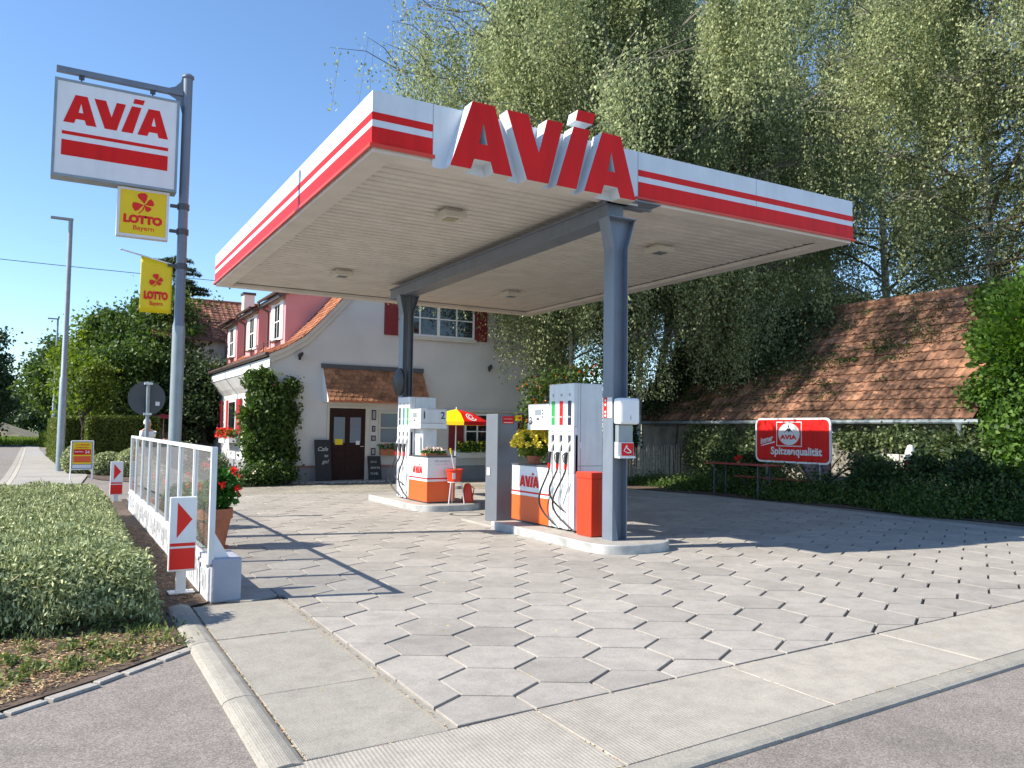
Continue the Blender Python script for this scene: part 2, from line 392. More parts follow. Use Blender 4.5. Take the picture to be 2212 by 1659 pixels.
def crown_points(rng, c, R, clusters, per, cr, shell=.45, zcut=-.8):
    """uneven crown: leaf clusters of different size spread through an ellipsoid shell"""
    d = unit(rng.normal(size=(clusters*2, 3))); d = d[d[:, 2] > zcut][:clusters]
    rr = shell+(1-shell)*rng.random((len(d), 1))**.5
    C = np.array(c)+d*rr*np.array(R)*(1+.12*rng.normal(size=(len(d), 1)))
    out = []
    for k in range(len(C)):
        s = cr*rng.uniform(.5, 1.35); m = int(per*rng.uniform(.6, 1.4))
        out.append(C[k]+rng.normal(size=(m, 3))*s*np.array([.5, .5, .36]))
    return np.concatenate(out), C
def tree(name, base, crown_c, R, clusters, per, cr, size, mat, label, cat='tree', group=None, bark='darkbark', seed=1, trunk_r=.14, zcut=-.8, shell=.45):
    rng = np.random.default_rng(seed); t = thing(name, base, label, cat, group)
    P, C = crown_points(rng, crown_c, R, clusters, per, cr, shell, zcut)
    foliage('crown', P, size, mat, t, .1, .65, seed)
    mb = MB(); b = Vector(base); c = Vector(crown_c)
    top = c+Vector((0, 0, R[2]*.55)); mb.tube([b, b.lerp(top, .3)+Vector((.06, .03, 0)), b.lerp(top, .65), top], [trunk_r, trunk_r*.8, trunk_r*.5, trunk_r*.15], 8)
    for k in range(0, len(C), max(1, len(C)//22)):
        q = Vector(C[k]); s = b.lerp(top, .3+.5*rng.random()); m = s.lerp(q, .5)+Vector((0, 0, .15))
        mb.tube([s, m, q], [trunk_r*.35, trunk_r*.22, trunk_r*.06], 5, False)
    mb.build('trunk', bark, t, True)
    return t
# ================================================================== GROUND
def clip(poly, a, b, c):
    """keep a*x+b*y<=c"""
    out = []
    for i in range(len(poly)):
        p, q = poly[i], poly[(i+1) % len(poly)]; dp = a*p[0]+b*p[1]-c; dq = a*q[0]+b*q[1]-c
        if dp <= 0: out.append(p)
        if dp*dq < 0: t = dp/(dp-dq); out.append((p[0]+(q[0]-p[0])*t, p[1]+(q[1]-p[1])*t))
    return out
def slab(mb, poly, z1, z0, bev=.006, tilt=0.):
    if len(poly) < 3: return
    n = len(poly); cx = sum(p[0] for p in poly)/n; cy = sum(p[1] for p in poly)/n
    ins = [(p[0]+(cx-p[0])*bev*2.2, p[1]+(cy-p[1])*bev*2.2) for p in poly]
    mb.raw([(x, y, z1) for x, y in ins]+[(x, y, z1-.004) for x, y in poly]+[(x, y, z0) for x, y in poly],
        [tuple(range(n))]+[(n+i, n+(i+1) % n, (i+1) % n, i) for i in range(n)]+[(2*n+i, 2*n+(i+1) % n, n+(i+1) % n, n+i) for i in range(n)])
rg = random.Random(3)
structure('ground', MB().quad((-500,-200,-.03), (500,-200,-.03), (500,900,-.03), (-500,900,-.03)), 'asphalt')
yin = lambda x: 3.965+.064*(x-2)
yout = lambda x: 3.10+.066*(x-2)
structure('paving_bed', MB().quad((1.1,yin(1.1),-.022), (14.1,yin(14.1)+.0,-.022), (14.1,19.5,-.022), (1.3,19.5,-.022), (1.1,7.6,-.022)), 'joint')
F2F, HS = .56, .3233
mb = MB(); nrm = [(math.cos(math.radians(a)), math.sin(math.radians(a))) for a in (0,60,120,180,240,300)]
insets = [.008, .0115, .0115, .008, .0115, .0115]
for j in range(-4, 33):
    for i in range(-4, 24):
        cx = 2.751+(i+(j % 2)*.5)*F2F+rg.gauss(0, .0015); cy = 5.06+j*HS*1.5+rg.gauss(0, .0015)
        if not (1.0 < cx < 14.3 and 3.3 < cy < 19.8): continue
        p = [(cx-1,cy-1),(cx+1,cy-1),(cx+1,cy+1),(cx-1,cy+1)]
        for (a, b), s in zip(nrm, insets): p = clip(p, a, b, a*cx+b*cy+F2F/2-s)
        p = clip(p, -1, 0, -(1.955 if cy < 7.75 else 1.42)); p = clip(p, 1, 0, 14.0); p = clip(p, 0, 1, 19.45)
        p = clip(p, .064, -1, -(3.965-.128)-.012)
        if cy < 7.75 and cx > 1.9 or cy >= 7.75:
            if len(p) > 2 and abs(sum(p[k][0]*p[(k+1) % len(p)][1]-p[(k+1) % len(p)][0]*p[k][1] for k in range(len(p)))) > .0008:
                slab(mb, p, rg.gauss(0, .0012), -.022)
structure('hexagonal_paving', mb, 'slab')
mb = MB(); xs = [-.95, .75, 2.45, 4.08, 5.83, 7.57, 9.3, 11., 12.8, 14.5, 16.2, 18.]
for a, b in zip(xs[:-1], xs[1:]):
    a += .006; b -= .006
    slab(mb, [(a, yout(a)), (b, yout(b)), (b, yin(b)-.01), (a, yin(a)-.01)] if a > 1 else [(a, yout(a)), (b, yout(b)), (b, yin(b)-.01), (1.9, yin(1.9)-.03), (1.1, 3.885), (a, 3.87)], rg.gauss(0, .001), -.029, .002)
structure('ribbed_crossing_slabs', mb, 'ribbed')
mb = MB(); ys = [3.9, 4.955, 6.365, 7.6]
for a, b in zip(ys[:-1], ys[1:]): slab(mb, [(1.115, a+.006), (1.87, a+.006+.02), (1.87, b-.006+.02), (1.115, b-.006)], rg.gauss(0, .0015), -.028, .003)
slab(mb, [(1.883, 3.95), (1.94, 3.95), (1.94, 7.6), (1.883, 7.6)], -.003, -.028, .001)
structure('studded_slabs', mb, 'studded')
mb = MB()
for a, b in zip([3.86, 4.95, 6.3, 7.1], [4.94, 6.29, 7.09, 7.7]):
    prof = [(.905, -.028), (.912, -.012), (.935, .002), (.975, .012), (1.03, .016), (1.075, .008), (1.102, -.004), (1.104, -.028)]
    vs = [(x, a, z) for x, z in prof]+[(x, b, z) for x, z in prof]; n = len(prof)
    mb.raw(vs, [(i, n+i, n+i+1, i+1) for i in range(n-1)]+[tuple(range(n)), tuple(range(2*n-1, n-1, -1))])
ks = [-1.2, .3, 1.82, 3.4, 4.95, 6.45, 8., 9.6, 11.2, 12.8, 14.4, 16]
for a, b in zip(ks[:-1], ks[1:]):
    a += .005; b -= .005; p = [(-.165, -.028), (-.16, -.012), (-.13, 0), (-.012, .003), (-.006, -.028)]; n = 5
    mb.raw([(a, yout(a)+y, z) for y, z in p]+[(b, yout(b)+y, z) for y, z in p], [(i, i+1, n+i+1, n+i) for i in range(n-1)]+[tuple(range(n)), tuple(range(2*n-1, n-1, -1))])
structure('kerb', mb, 'studded')
# irregular stone edging between asphalt and planting bed
mb = MB(); pth = [(.90, 6.32), (.26, 5.73), (-.2, 5.38), (-.9, 4.95), (-1.6, 4.6)]
for (x0, y0), (x1, y1) in zip(pth[:-1], pth[1:]):
    L = math.hypot(x1-x0, y1-y0); s = 0
    while s < L-.05:
        e = min(L, s+rg.uniform(.2, .42)); dx, dy = (x1-x0)/L, (y1-y0)/L; wd = rg.uniform(.055, .085); j = rg.uniform(-.012, .012)
        q = lambda t, o: (x0+dx*t-dy*o, y0+dy*t+dx*o)
        slab(mb, [q(s+.01, j), q(s+.01, wd+j), q(e-.01, wd+j*.3), q(e-.01, j*.3)][::(1 if dx > 0 else -1)], rg.uniform(-.016, -.008), -.029, .03); s = e
structure('stone_edging', mb, 'kerb')
structure('planting_bed', MB().raw([(.9,6.36,-.012),(.88,7.5,-.005),(1.27,7.8,-.005),(1.27,18.9,-.01),(.2,19.3,-.01),(-1.3,19.5,-.01),(-1.8,10,-.012),(-1.7,4.58,-.012),(-.92,4.98,-.012),(-.2,5.41,-.012),(.27,5.77,-.012)], [tuple(range(11))]), 'soil')
# street kerb, pavement
mb = MB()
pv = [(-1.02,19.5),(-.7,19.5),(-.4,19.5)]
side = [(-1.05,17.,.9),(-1.0,19.9,.35),(-.98,24,.6),(-1.0,29,.95),(-1.1,36,.3),(-1.3,46,-.35),(-1.6,60,-.85),(-1.75,68,-1.0)]
for (a, y, b), (c, y2, d) in zip(side[:-1], side[1:]): mb.quad((a, y, .0), (b, y, .0), (d, y2, .0), (c, y2, .0))
structure('pavement', mb, 'kerb')
mb = MB()
for (a, y, b), (c, y2, d) in zip(side[:-1], side[1:]):
    mb.quad((a-.14, y, -.02), (a, y, .006), (c, y2, .006), (c-.14, y2, -.02)); mb.quad((a-.32, y, -.024), (a-.15, y, -.022), (c-.15, y2, -.022), (c-.32, y2, -.024))
structure('street_kerb', mb, 'ribbed')
structure('yard_gravel', MB().quad((1.3,19.6,-.02), (16,19.6,-.02), (16,23.6,-.02), (3,23.6,-.02)), MT.setdefault('gravel', speckle('yard_gravel', (.3,.27,.22), .6, 1.4, 30, .9, .2, island=0)) and 'gravel')
structure('border_strip', MB().raw([(14.1,4.6,-.01),(14.55,4.6,-.01),(14.7,15.5,-.01),(13.9,19.0,-.01),(13.6,18.6,-.01),(14.1,15.2,-.01)], [(0,1,2,3,4,5)]), 'kerb')
structure('garden_soil', MB().raw([(15.6,4,-.012),(60,4,-.012),(60,60,-.012),(14,60,-.012),(14.0,19.2,-.012),(15.0,15.8,-.012)], [(0,1,2,3,4,5)]), 'soil')
structure('house_garden_soil', MB().raw([(.4,31,-.01),(1.2,26.5,-.01),(3,23.4,-.01),(6,23.4,-.01),(6,60,-.01),(-.5,60,-.01)], [(0,1,2,3,4,5)]), 'soil')
structure('field', MB().quad((-200,84,-.015), (-1.0,70,-.015), (200,72,-.015), (200,700,-.015)).quad((-200,84,-.015), (200,700,-.015), (-200,700,-.015)), 'grassland')
mb = MB(); gx = [-60,-14,-9,-6,-4.2,-3.2,-2.2,-1]; gy = [84,90,98,110,130]
hh = lambda x, y: max(0, min(1, (-x-1.5)/7))*2.6*max(0, min(1, (y-84)/14))+.0
for i in range(len(gx)-1):
    for j in range(len(gy)-1):
        mb.quad(*[(x, y, hh(x, y)-.01) for x, y in ((gx[i],gy[j]),(gx[i+1],gy[j]),(gx[i+1],gy[j+1]),(gx[i],gy[j+1]))])
structure('grass_bank', mb, 'drygrass')

# ================================================================== FILLING STATION ROOF
X0, X1, Y0, Y1 = 3.09, 11.70, 8.82, 19.48
can = thing('station_canopy', (6.72, 12.7, 0), 'large flat petrol station canopy with red striped white fascia on two grey columns', 'canopy')
mb = MB()
T = .06
def ring(mb, x0, x1, y0, y1, t, z0, z1):
    mb.box(x0, x1, y0, y0+t, z0, z1); mb.box(x0, x1, y1-t, y1, z0, z1); mb.box(x0, x0+t, y0+t, y1-t, z0, z1); mb.box(x1-t, x1, y0+t, y1-t, z0, z1)
ring(mb, X0, X1, Y0, Y1, T, 4.93, 5.59)
mb.build('fascia', 'fascia', can)
MB().box(X0+T, X1-T, Y0+T, Y1-T, 5.3, 5.36).build('roof_deck', 'darksteel', can)
g = MB()       # fascia joints
for x in (3.87, 7.05, 9.4): MB().box(x-.004, x+.004, Y0-.002, Y0+.01, 4.95, 5.588).build('fascia_joint', 'grey', can)
for y in (12.2, 15.4): MB().box(X0-.002, X0+.01, y-.004, y+.004, 4.95, 5.588).build('fascia_joint', 'grey', can)
s = MB()
for (a, b) in ((X0-.003, 3.868), (7.053, X1+.003)):
    for z0, z1 in ((5.24, 5.33), (4.93, 5.155)): s.box(a, b, Y0-.004, Y0-.0005, z0, z1)
for z0, z1 in ((5.24, 5.33), (4.93, 5.155)):
    s.box(X0-.004, X0-.0005, Y0-.003, Y1, z0, z1); s.box(X1+.0005, X1+.004, Y0, Y1, z0, z1); s.box(X0, X1, Y1+.0005, Y1+.004, z0, z1)
s.build('red_stripe', 'red', can)
d = MB(); D = .035        # drip edge
d.box(X0-D, 3.89, Y0-D, Y0-.005, 4.905, 4.945); d.box(7.0, X1+D, Y0-D, Y0-.005, 4.9, 4.93)
d.box(X0-D, X0-.005, Y0-.005, Y1+D, 4.905, 4.945); d.box(X1+.005, X1+D, Y0-.005, Y1+D, 4.9, 4.93); d.box(X0-.005, X1+.005, Y1+.005, Y1+D, 4.9, 4.93)
d.build('drip_edge', 'brightred', can)
b = MB()          # flat border round the soffit
I = .32
b.box(X0+.02, X1-.02, Y0+.02, Y0+I, 4.862, 4.929); b.box(X0+.02, X1-.02, Y1-I, Y1-.02, 4.862, 4.929)
b.box(X0+.02, X0+I, Y0+I, Y1-I, 4.862, 4.929); b.box(X1-I, X1-.02, Y0+I, Y1-I, 4.862, 4.929)
b.build('soffit_border', 'soffit', can)
r = MB(); y = Y0+I; p = .205; vs = []; fs = []
prof = [(0, 4.985), (.02, 4.985), (.035, 4.945), (.17, 4.945), (.185, 4.985)]
pts = []
while y < Y1-I-.02:
    pts += [(min(y+a, Y1-I), z) for a, z in prof]; y += p
for yy, z in pts: vs += [(X0+I, yy, z), (X1-I, yy, z)]
for k in range(len(pts)-1): fs.append((2*k, 2*k+1, 2*k+3, 2*k+2))
r.raw(vs, fs).build('corrugated_soffit', 'soffit', can)

for nm, L in (('letter_a', LA), ('letter_v', LV), ('letter_i', LI), ('letter_a', LA2)):
    Ls = [L]+([LD] if L is LI else [])
    bd = MB(); fc = MB()
    for q in Ls:
        bd.prism([[(x*1.03, z*1.03) for x, z in lp] for lp in q], (4.01, 8.608, 4.793), X_, Z_, .212)
        fc.prism([[(x*1.03, z*1.03) for x, z in lp] for lp in q], (4.01, 8.6, 4.793), X_, Z_, .007)
    o = bd.build(nm, 'fascia', can); fc.build('red_face', 'red', o)
un = MB()
for a, b in ((0,.27), (.578,.838), (1.05,1.36), (1.48,1.785), (1.908,2.178), (2.486,2.746)): MB().box(4.01+a*1.03+.004, 4.01+b*1.03-.004, 8.612, 8.815, 4.786, 4.7925).build('letter_underside', 'soffit', can)
MB().box(3.87, 7.05, Y0-.003, Y0+.017, 4.80, 4.9295).build('lower_panel', 'fascia', can)
# beam and columns
bm = MB(); BX = 6.76
bm.box(BX-.17, BX+.17, Y0+.10, 17.35, 4.80, 4.826); bm.box(BX-.14, BX+.14, Y0+.14, 17.34, 4.605, 4.80); bm.box(BX-.17, BX+.17, Y0+.12, 17.35, 4.58, 4.605)
bm.box(BX-.2, BX+.62, Y0+.10, Y0+.16, 4.795, 4.828)
bm.build('roof_beam', 'steel', can)
for cy in (8.90, 16.60):
    c = MB(); hx, hy, tf = .125, .115, .014
    if cy < 10: c.box(BX-.2, BX+.62, cy-.2, cy+.25, 4.828, 4.84)
    c.box(BX-hx-.03, BX-hx-.03+tf, cy-hy, cy+hy, .12, 4.15); c.box(BX+hx-.03-tf, BX+hx-.03, cy-hy, cy+hy, .12, 4.15)
    c.box(BX-hx-.03+tf, BX+hx-.03-tf, cy-.008, cy+.008, .12, 4.15)
    # flared head
    zt, zb = 4.579, 4.15; a0, a1, w0, w1 = BX-hx-.03, BX+hx-.03, BX-.25, BX+.22
    for (p0, q0) in (((a0, a0+tf), (w0, w0+tf)), ((a1-tf, a1), (w1-tf, w1))):
        c.raw([(p0[0],cy-hy,zb),(p0[1],cy-hy,zb),(p0[1],cy+hy,zb),(p0[0],cy+hy,zb),(q0[0],cy-hy,zt),(q0[1],cy-hy,zt),(q0[1],cy+hy,zt),(q0[0],cy+hy,zt)],
            [(0,3,2,1),(4,5,6,7),(0,1,5,4),(1,2,6,5),(2,3,7,6),(3,0,4,7)])
    c.raw([(a0+tf,cy-.012,zb),(a1-tf,cy-.012,zb),(w1-tf,cy-.012,zt),(w0+tf,cy-.012,zt)], [(0,1,2,3)])
    c.raw([(a0+tf,cy+.012,zb),(a1-tf,cy+.012,zb),(w1-tf,cy+.012,zt),(w0+tf,cy+.012,zt)], [(3,2,1,0)])
    c.box(BX-.24, BX+.21, cy-.16, cy+.16, 4.565, 4.5795)
    col = c.build('column', 'steel', can)
    # splayed foot plates
    MB().raw([(a0-.001,cy-hy-.002,.12),(a0+.10,cy-hy-.002,.12),(a0+.018,cy-hy-.002,.62),(a0-.001,cy-hy-.002,.62)], [(0,1,2,3)]).build('gusset', 'steel', col)
MB().tube([(BX-.02,16.44,4.56),(BX-.02,16.44,.12)], .045, 10).build('downpipe', 'darksteel', can, True)
for lx, ly in ((5.1,10.9), (5.13,16.3), (9.25,10.95), (9.35,16.5)):
    L = MB(); L.box(lx-.19, lx+.19, ly-.19, ly+.19, 4.80, 4.89); L.box(lx-.13, lx+.13, ly-.13, ly+.13, 4.89, 4.95)
    o = L.build('ceiling_light', 'trim', can, bevel=.008)
    q = MB()
    for a in range(2):
        for b2 in range(2): q.box(lx-.10+a*.105, lx-.005+a*.105, ly-.1+b2*.105, ly-.005+b2*.105, 4.79, 4.8)
    q.build('lens', 'screen', o)

# ================================================================== ISLANDS
def island(label, y0, y1, x0, x1, rr, nose_far=False):
    def outline(o):
        xc = (x0+x1)/2; hw = (x1-x0)/2+o; pts = []
        for k in range(17):
            a = math.pi+math.pi*k/16; pts.append((xc+hw*math.copysign(abs(math.cos(a))**.7, math.cos(a)), y0+rr+(rr+o)*math.copysign(abs(math.sin(a))**.7, math.sin(a))))
        pts += [(xc+hw, y1+o), (xc-hw, y1+o)]; return pts
    t = thing('pump_island', ((x0+x1)/2, (y0+y1)/2, 0), label, 'kerbed island', 'raised islands under the fuel pumps')
    o0, o1 = outline(0), outline(-.03); n = len(o0); m = MB()
    m.raw([(x, y, 0-.02) for x, y in o0]+[(x, y, .112) for x, y in o0]+[(x, y, .122) for x, y in outline(-.008)]+[(x, y, .122) for x, y in o1],
        [(a*n+i, a*n+(i+1) % n, (a+1)*n+(i+1) % n, (a+1)*n+i) for a in range(3) for i in range(n)])
    m.build('steel_edge', 'islandsteel', t, True)
    MB().raw([(x, y, .119) for x, y in o1], [tuple(range(n))]).build('island_top', 'kerb', t)
island('long raised island with rounded steel kerb under the front pump', 8.33, 11.5, 6.2, 7.45, .55)
island('farther raised island with rounded steel kerb under the two-sided pump', 14.2, 17.2, 6.15, 7.6, .6)
slabm = MB().box(6.3, 7.3, 11.55, 12.8, -.01, .03).build('terminal_base_slab', 'kerb'); tag(slabm, 'flat concrete base slab under the grey card terminal', 'base slab')

# ================================================================== PUMPS
def nozzle(par, x, y, z, fl=1):
    """holstered nozzle on a -X face: grip, guard, spout, collar + hose"""
    n = MB()
    n.tube([(x+.03, y-.005, z+.20), (x-.02, y, z+.13), (x-.05, y, z+.04)], [.018, .024, .032], 8)
    o = n.build('nozzle', 'silver', par, True)
    MB().tube([(x-.05, y, z+.05), (x-.065, y, z-.03), (x-.06, y+.005, z-.13)], [.03, .028, .022], 8).tube([(x-.05, y, z+.06), (x-.11, y+.01, z+.0), (x-.10, y+.01, z-.09), (x-.06, y, z-.12)], .009, 6).build('grip', 'black', o, True)
    MB().tube([(x-.061, y+.005, z-.13), (x-.062, y+.01, z-.21)], [.024, .021], 10).build('red_collar', 'red', o, True)
    return o
def hose(par, x, y, z, sag, dy, endz=.5, mat='black'):
    pts = []
    for k in range(17):
        t = k/16
        yy = y+dy*math.sin(math.pi*t**1.5)-.13*t**3; zz = z+(sag-z)*t**.92
        xx = x-.06-.09*math.sin(t*math.pi)+.03*t
        pts.append((xx, yy, zz))
    return MB().tube(pts, .0155, 7).build('hose', mat, par, True)
def pump(y0, y1, x0, x1, counter_end, label, two=False, number='3'):
    """body from y0 (near) to y1 with nozzles on the street (-X) side; counter on one side"""
    t = thing('fuel_pump', ((x0+x1)/2, (y0+y1)/2, .12), label, 'fuel pump', 'fuel pumps under the canopy')
    top = 2.31 if not two else 2.28
    MB().box(x0+.07, x1, y0, y1, .14, top).build('cabinet', 'silver', t, bevel=.01)
    MB().box(x0+.09, x1-.02, y0+.02, y1-.02, .118, .14).build('base_frame', 'darksteel', t)
    W = y1-y0; f = MB()
    f.box(x0, x0+.068, y0, y1, 1.66, top); fp = f.build('front_panel', 'silver', t, bevel=.008)
    b2 = MB(); b2.box(x0-.004, x0+.066, y0, y1, 1.54, 1.658)
    cs = [y0+W*(.17+.33*k) for k in range(3)]
    # fluted lower front with three slots
    edges = [y0]+[q for c in cs for q in (c-.045, c+.045)]+[y1]
    for a in range(0, len(edges), 2): b2.box(x0-.004, x0+.066, edges[a], edges[a+1], .98 if a else .98, 1.54)
    b2.box(x0+.03, x0+.066, y0, y1, .98, 1.54)
    b2.build('white_front', 'white', t)
    lo = MB()
    for a in range(0, len(edges), 2): lo.box(x0+.01, x0+.066, edges[a]+.004, edges[a+1]-.004, .15, .978)
    lo.box(x0+.035, x0+.066, y0, y1, .15, .978); lo.build('lower_front', 'white', t)
    sl = MB()
    for c in cs: MB().box(x0+.024, x0+.0295, c-.04, c+.04, 1.30, 1.53).build('nozzle_slot', 'navy', t)
    for c, m in zip(cs, ('navy', 'red', 'green') if not two else ('green', 'teal', 'navy')):
        o = MB().box(x0-.003, x0-.0005, c-.045, c+.045, 1.69, 2.05).build('grade_label', m, fp)
        scribble(MB(), 5, .028, (x0-.0045, c+.036, 1.80), -Y_, Z_, .07, 3).build('grade_text', 'paper', fp)
    for k, c in enumerate(cs): nozzle(t, x0, c, 1.24)
    for k, c in enumerate(cs):
        hose(t, x0, c+.0, 1.04, (.17, .42, .19)[k], (.20, .13, .27)[2-k] if not two else (.14, .2, .26)[k])
    for c in cs: MB().box(x0-.0035, x0-.0005, c-.02, c+.02, 2.12, 2.16).build('grade_symbol', 'grey', fp)
    for c in cs: MB().box(x0-.0075, x0-.0045, c-.03, c+.03, 1.575, 1.615).build('price_button', 'grey', t)
    MB().box(x0+.1, x0+.14, y0-.0035, y0-.0005, 1.35, 1.44).build('approval_sticker', 'paper', t)
    MB().box(x0+.07, x1, y0-.003, y0-.0005, 1.085, 1.091).build('panel_seam', 'darksteel', t)
    MB().box(x0+.115, x0+.119, y0-.003, y0-.0005, .15, top-.01).build('panel_seam', 'darksteel', t)
    # display head over the counter
    hx1 = x0+.35 if not two else 7.04
    hy0, hy1 = (y1+.003, y1+.62) if not two else (y0-.60, y0-.003)
    h = MB().box(x0-.01, hx1, hy0, hy1, 1.72, 2.02).build('display_head', 'silver', t, bevel=.015)
    MB().box(x0-.012, hx1+.002, hy0-.002, hy1+.002, 1.615, 1.718).build('white_band', 'white', h)
    mid = (hy0+hy1)/2
    for q in range(3): MB().box(x0-.0215, x0-.0185, mid-.16, mid-.13, 1.80+.05*q, 1.83+.05*q).build('key', 'darksteel', h)
    MB().box(x0-.018, x0-.0105, hy0+.04, hy1-.05, 1.75, 1.99).build('bezel', 'paper', h, bevel=.004)
    MB().box(x0-.022, x0-.0185, mid-.11, mid+.08, 1.84, 1.935).build('screen', 'screen', h)
    MB().box(x0-.022, x0-.0185, mid-.05, mid+.03, 1.765, 1.80).build('keypad', 'darksteel', h)
    if not two:
        text(MB(), number, .17, (x0-.0205, hy1-.07, 1.70), -Y_, Z_, .004).build('pump_number', 'navy', h)
    else:
        q = MB(); text(q, '1', .2, (x0+.06, hy0-.0035, 1.82), X_, Z_, .004); text(q, '2', .2, (hx1-.14, hy0-.0035, 1.82), X_, Z_, .004); q.build('pump_number', 'navy', h)
        MB().box(x0+.12, x0+.42, y0-.45, y0-.002, 1.05, 1.614).build('pillar', 'silver', t)
    # counter cabinet with the station's name
    cy0, cy1 = (y1+.003, counter_end) if not two else (counter_end, y0-.003)
    cx1 = x0+.62
    cb = MB(); cb.box(x0, cx1, cy0, cy1, .625, 1.035); c = cb.build('counter_cabinet', 'white', t, bevel=.006)
    MB().box(x0-.012, cx1+.012, cy0, cy1+.012 if not two else cy1, 1.036, 1.062).build('counter_top', 'darksteel', c)
    MB().box(x0-.001, cx1+.001, cy0-.001 if two else cy0, cy1, .60, .6245).build('red_line', 'red', c)
    MB().box(x0, cx1, cy0, cy1, .555, .599).build('white_line', 'white', c)
    MB().box(x0, cx1, cy0, cy1, .15, .554).build('orange_panel', 'orange', c, bevel=.004)
    MB().box(x0+.03, cx1-.03, cy0+.03, cy1-.03, .118, .149).build('plinth', 'darksteel', c)
    L = cy1-cy0; w = .60 if not two else .52
    wordmark((x0-.0075, (cy0+cy1)/2+w/2, .70), -Y_, Z_, w/2.75*.98, .002).build('name_lettering', 'red', c)
    if two:
        q = MB(); scribble(q, 9, .05, (x0+.16, cy0-.007, .945), X_, Z_, .34, 4); scribble(q, 8, .03, (x0+.17, cy0-.007, .89), X_, Z_, .32, 5); q.build('end_lettering', 'grey', c)
    return t
pump(9.72, 10.40, 6.60, 7.12, 11.53, 'tall silver fuel pump number 3 beside the front canopy column')
pump(15.65, 16.32, 6.46, 7.06, 14.69, 'two-sided fuel pump showing numbers 1 and 2 beside the rear canopy column', True)

# grey card terminal
t = thing('card_terminal', (6.75, 12.15, .03), 'tall blue-grey card payment pillar between the two pump islands', 'payment terminal')
MB().box(6.55, 6.95, 11.96, 12.38, .03, 1.88).build('housing', 'pillar', t, bevel=.008)
MB().box(6.60, 6.90, 11.952, 11.9595, 1.30, 1.84).build('front_door', 'pillar', t)
q = MB().box(6.64, 6.86, 11.945, 11.9515, 1.71, 1.84).build('red_notice', 'red', t)
m = MB(); scribble(m, 8, .03, (6.66, 11.943, 1.785), X_, Z_, .18, 6); m.box(6.66, 6.84, 11.942, 11.944, 1.725, 1.738); m.build('notice_text', 'paper', t)
MB().box(6.88, 6.97, 11.86, 11.95, 1.77, 1.86).build('yellow_switch_box', 'yellow', t); MB().lathe([(.0, -.02), (.022, -.02), (.022, 0), (0, 0)], (6.925, 11.86, 1.815), 10, 'y').build('stop_button', 'red', t)
MB().box(6.535, 6.549, 12.2, 12.3, .82, .95).build('white_slot', 'paper', t)

# objects on the front column
o = MB(); o.box(6.60, 6.93, 8.60, 8.775, 1.70, 2.06); o = o.build('paper_towel_dispenser', 'white', bevel=.035); tag(o, 'white paper towel dispenser fixed high on the front column', 'towel dispenser')
m = MB().box(6.765, 6.772, 8.597, 8.5995, 1.76, 1.82).build('lock', 'darksteel', o)
t = thing('glove_dispenser', (6.78, 8.75, 1.2), 'small steel glove dispenser with red pictogram below the towel dispenser', 'glove dispenser')
MB().box(6.63, 6.90, 8.70, 8.78, 1.24, 1.46).build('box', 'alu', t, bevel=.006); MB().box(6.63, 6.90, 8.66, 8.698, 1.24, 1.265).build('lip', 'alu', t)
MB().box(6.69, 6.89, 8.694, 8.6995, 1.275, 1.445).build('red_plate', 'red', t)
m = MB().prism([[(0, .03), (.05, .11), (.07, .10), (.06, .08), (.13, .03), (.13, 0), (.07, -.005)], [(.015, .03), (.052, .09), (.045, .07), (.11, .025), (.11, .012), (.07, .008)]], (6.72, 8.6925, 1.31), X_, Z_, .001); m.build('pictogram', 'paper', t)
MB().box(6.64, 6.88, 8.70, 8.78, 1.463, 1.69).build('back_plate', 'galv', t)
t = thing('safety_notice', (6.605, 8.9, 1.8), 'narrow red and white safety sticker on the left flange of the front column', 'sticker')
MB().box(6.600, 6.604, 8.80, 8.99, 1.79, 2.07).build('white_sheet', 'paper', t); MB().box(6.5985, 6.5998, 8.91, 8.99, 1.79, 2.07).build('red_strip', 'red', t)
m = MB()
for z in (1.82, 1.87, 1.97, 2.03): m.lathe([(.0, 0), (.018, 0), (.018, .001), (0, .001)], (6.5972, 8.95, z), 10, 'x')
m.build('symbol', 'paper', t)
t = thing('waste_bin', (6.73, 9.4, .12), 'narrow orange-red waste box standing between pump 3 and the column', 'waste bin')
MB().box(6.55, 6.84, 9.20, 9.56, .125, .93).build('body', 'brightred', t, bevel=.006); MB().box(6.54, 6.85, 9.19, 9.57, .932, 1.02).build('lid', 'brightred', t, bevel=.008)
# ================================================================== SIGN POLE AND HANGING SIGNS
PY = 12.45
t = thing('sign_pole', (1.5, PY, 0), 'tall grey steel pole with a side arm carrying the hanging station signs', 'sign pole')
MB().tube([(1.5,PY,-.02),(1.5,PY,3.05)], .088, 20).build('lower_tube', 'galv', t, True)
MB().tube([(1.5,PY,3.05),(1.5,PY,3.13),(1.5,PY,6.75)], [.088,.07,.066], 20).build('upper_tube', 'steel', t, True)
MB().lathe([(0,0),(.085,0),(.085,.03),(.05,.06),(0,.065)], (1.5,PY,6.75), 18).build('cap', 'steel', t, True)
m = MB().box(-.19, 1.44, PY-.04, PY+.04, 6.46, 6.54).build('arm', 'steel', t, bevel=.006)
g = MB()
for s in (1, -1):
    zz = 6.50+s*.04; pts = [(1.44, zz), (1.22, zz), (1.33, zz+s*.05), (1.40, zz+s*.13), (1.44, zz+s*.28)]
    g.prism([[(a-0, b) for a, b in (pts if s < 0 else pts[::-1])]], (0, PY-.006, 0), X_, Z_, .012)
g.build('gusset', 'steel', t)
for z in (4.81, 4.44, 3.93): MB().lathe([(.069,-.04),(.085,-.04),(.085,.04),(.069,.04)], (1.5,PY,z), 16).box(1.32, 1.425, PY-.03, PY+.03, z-.02, z+.02).build('clamp', 'darksteel', t)

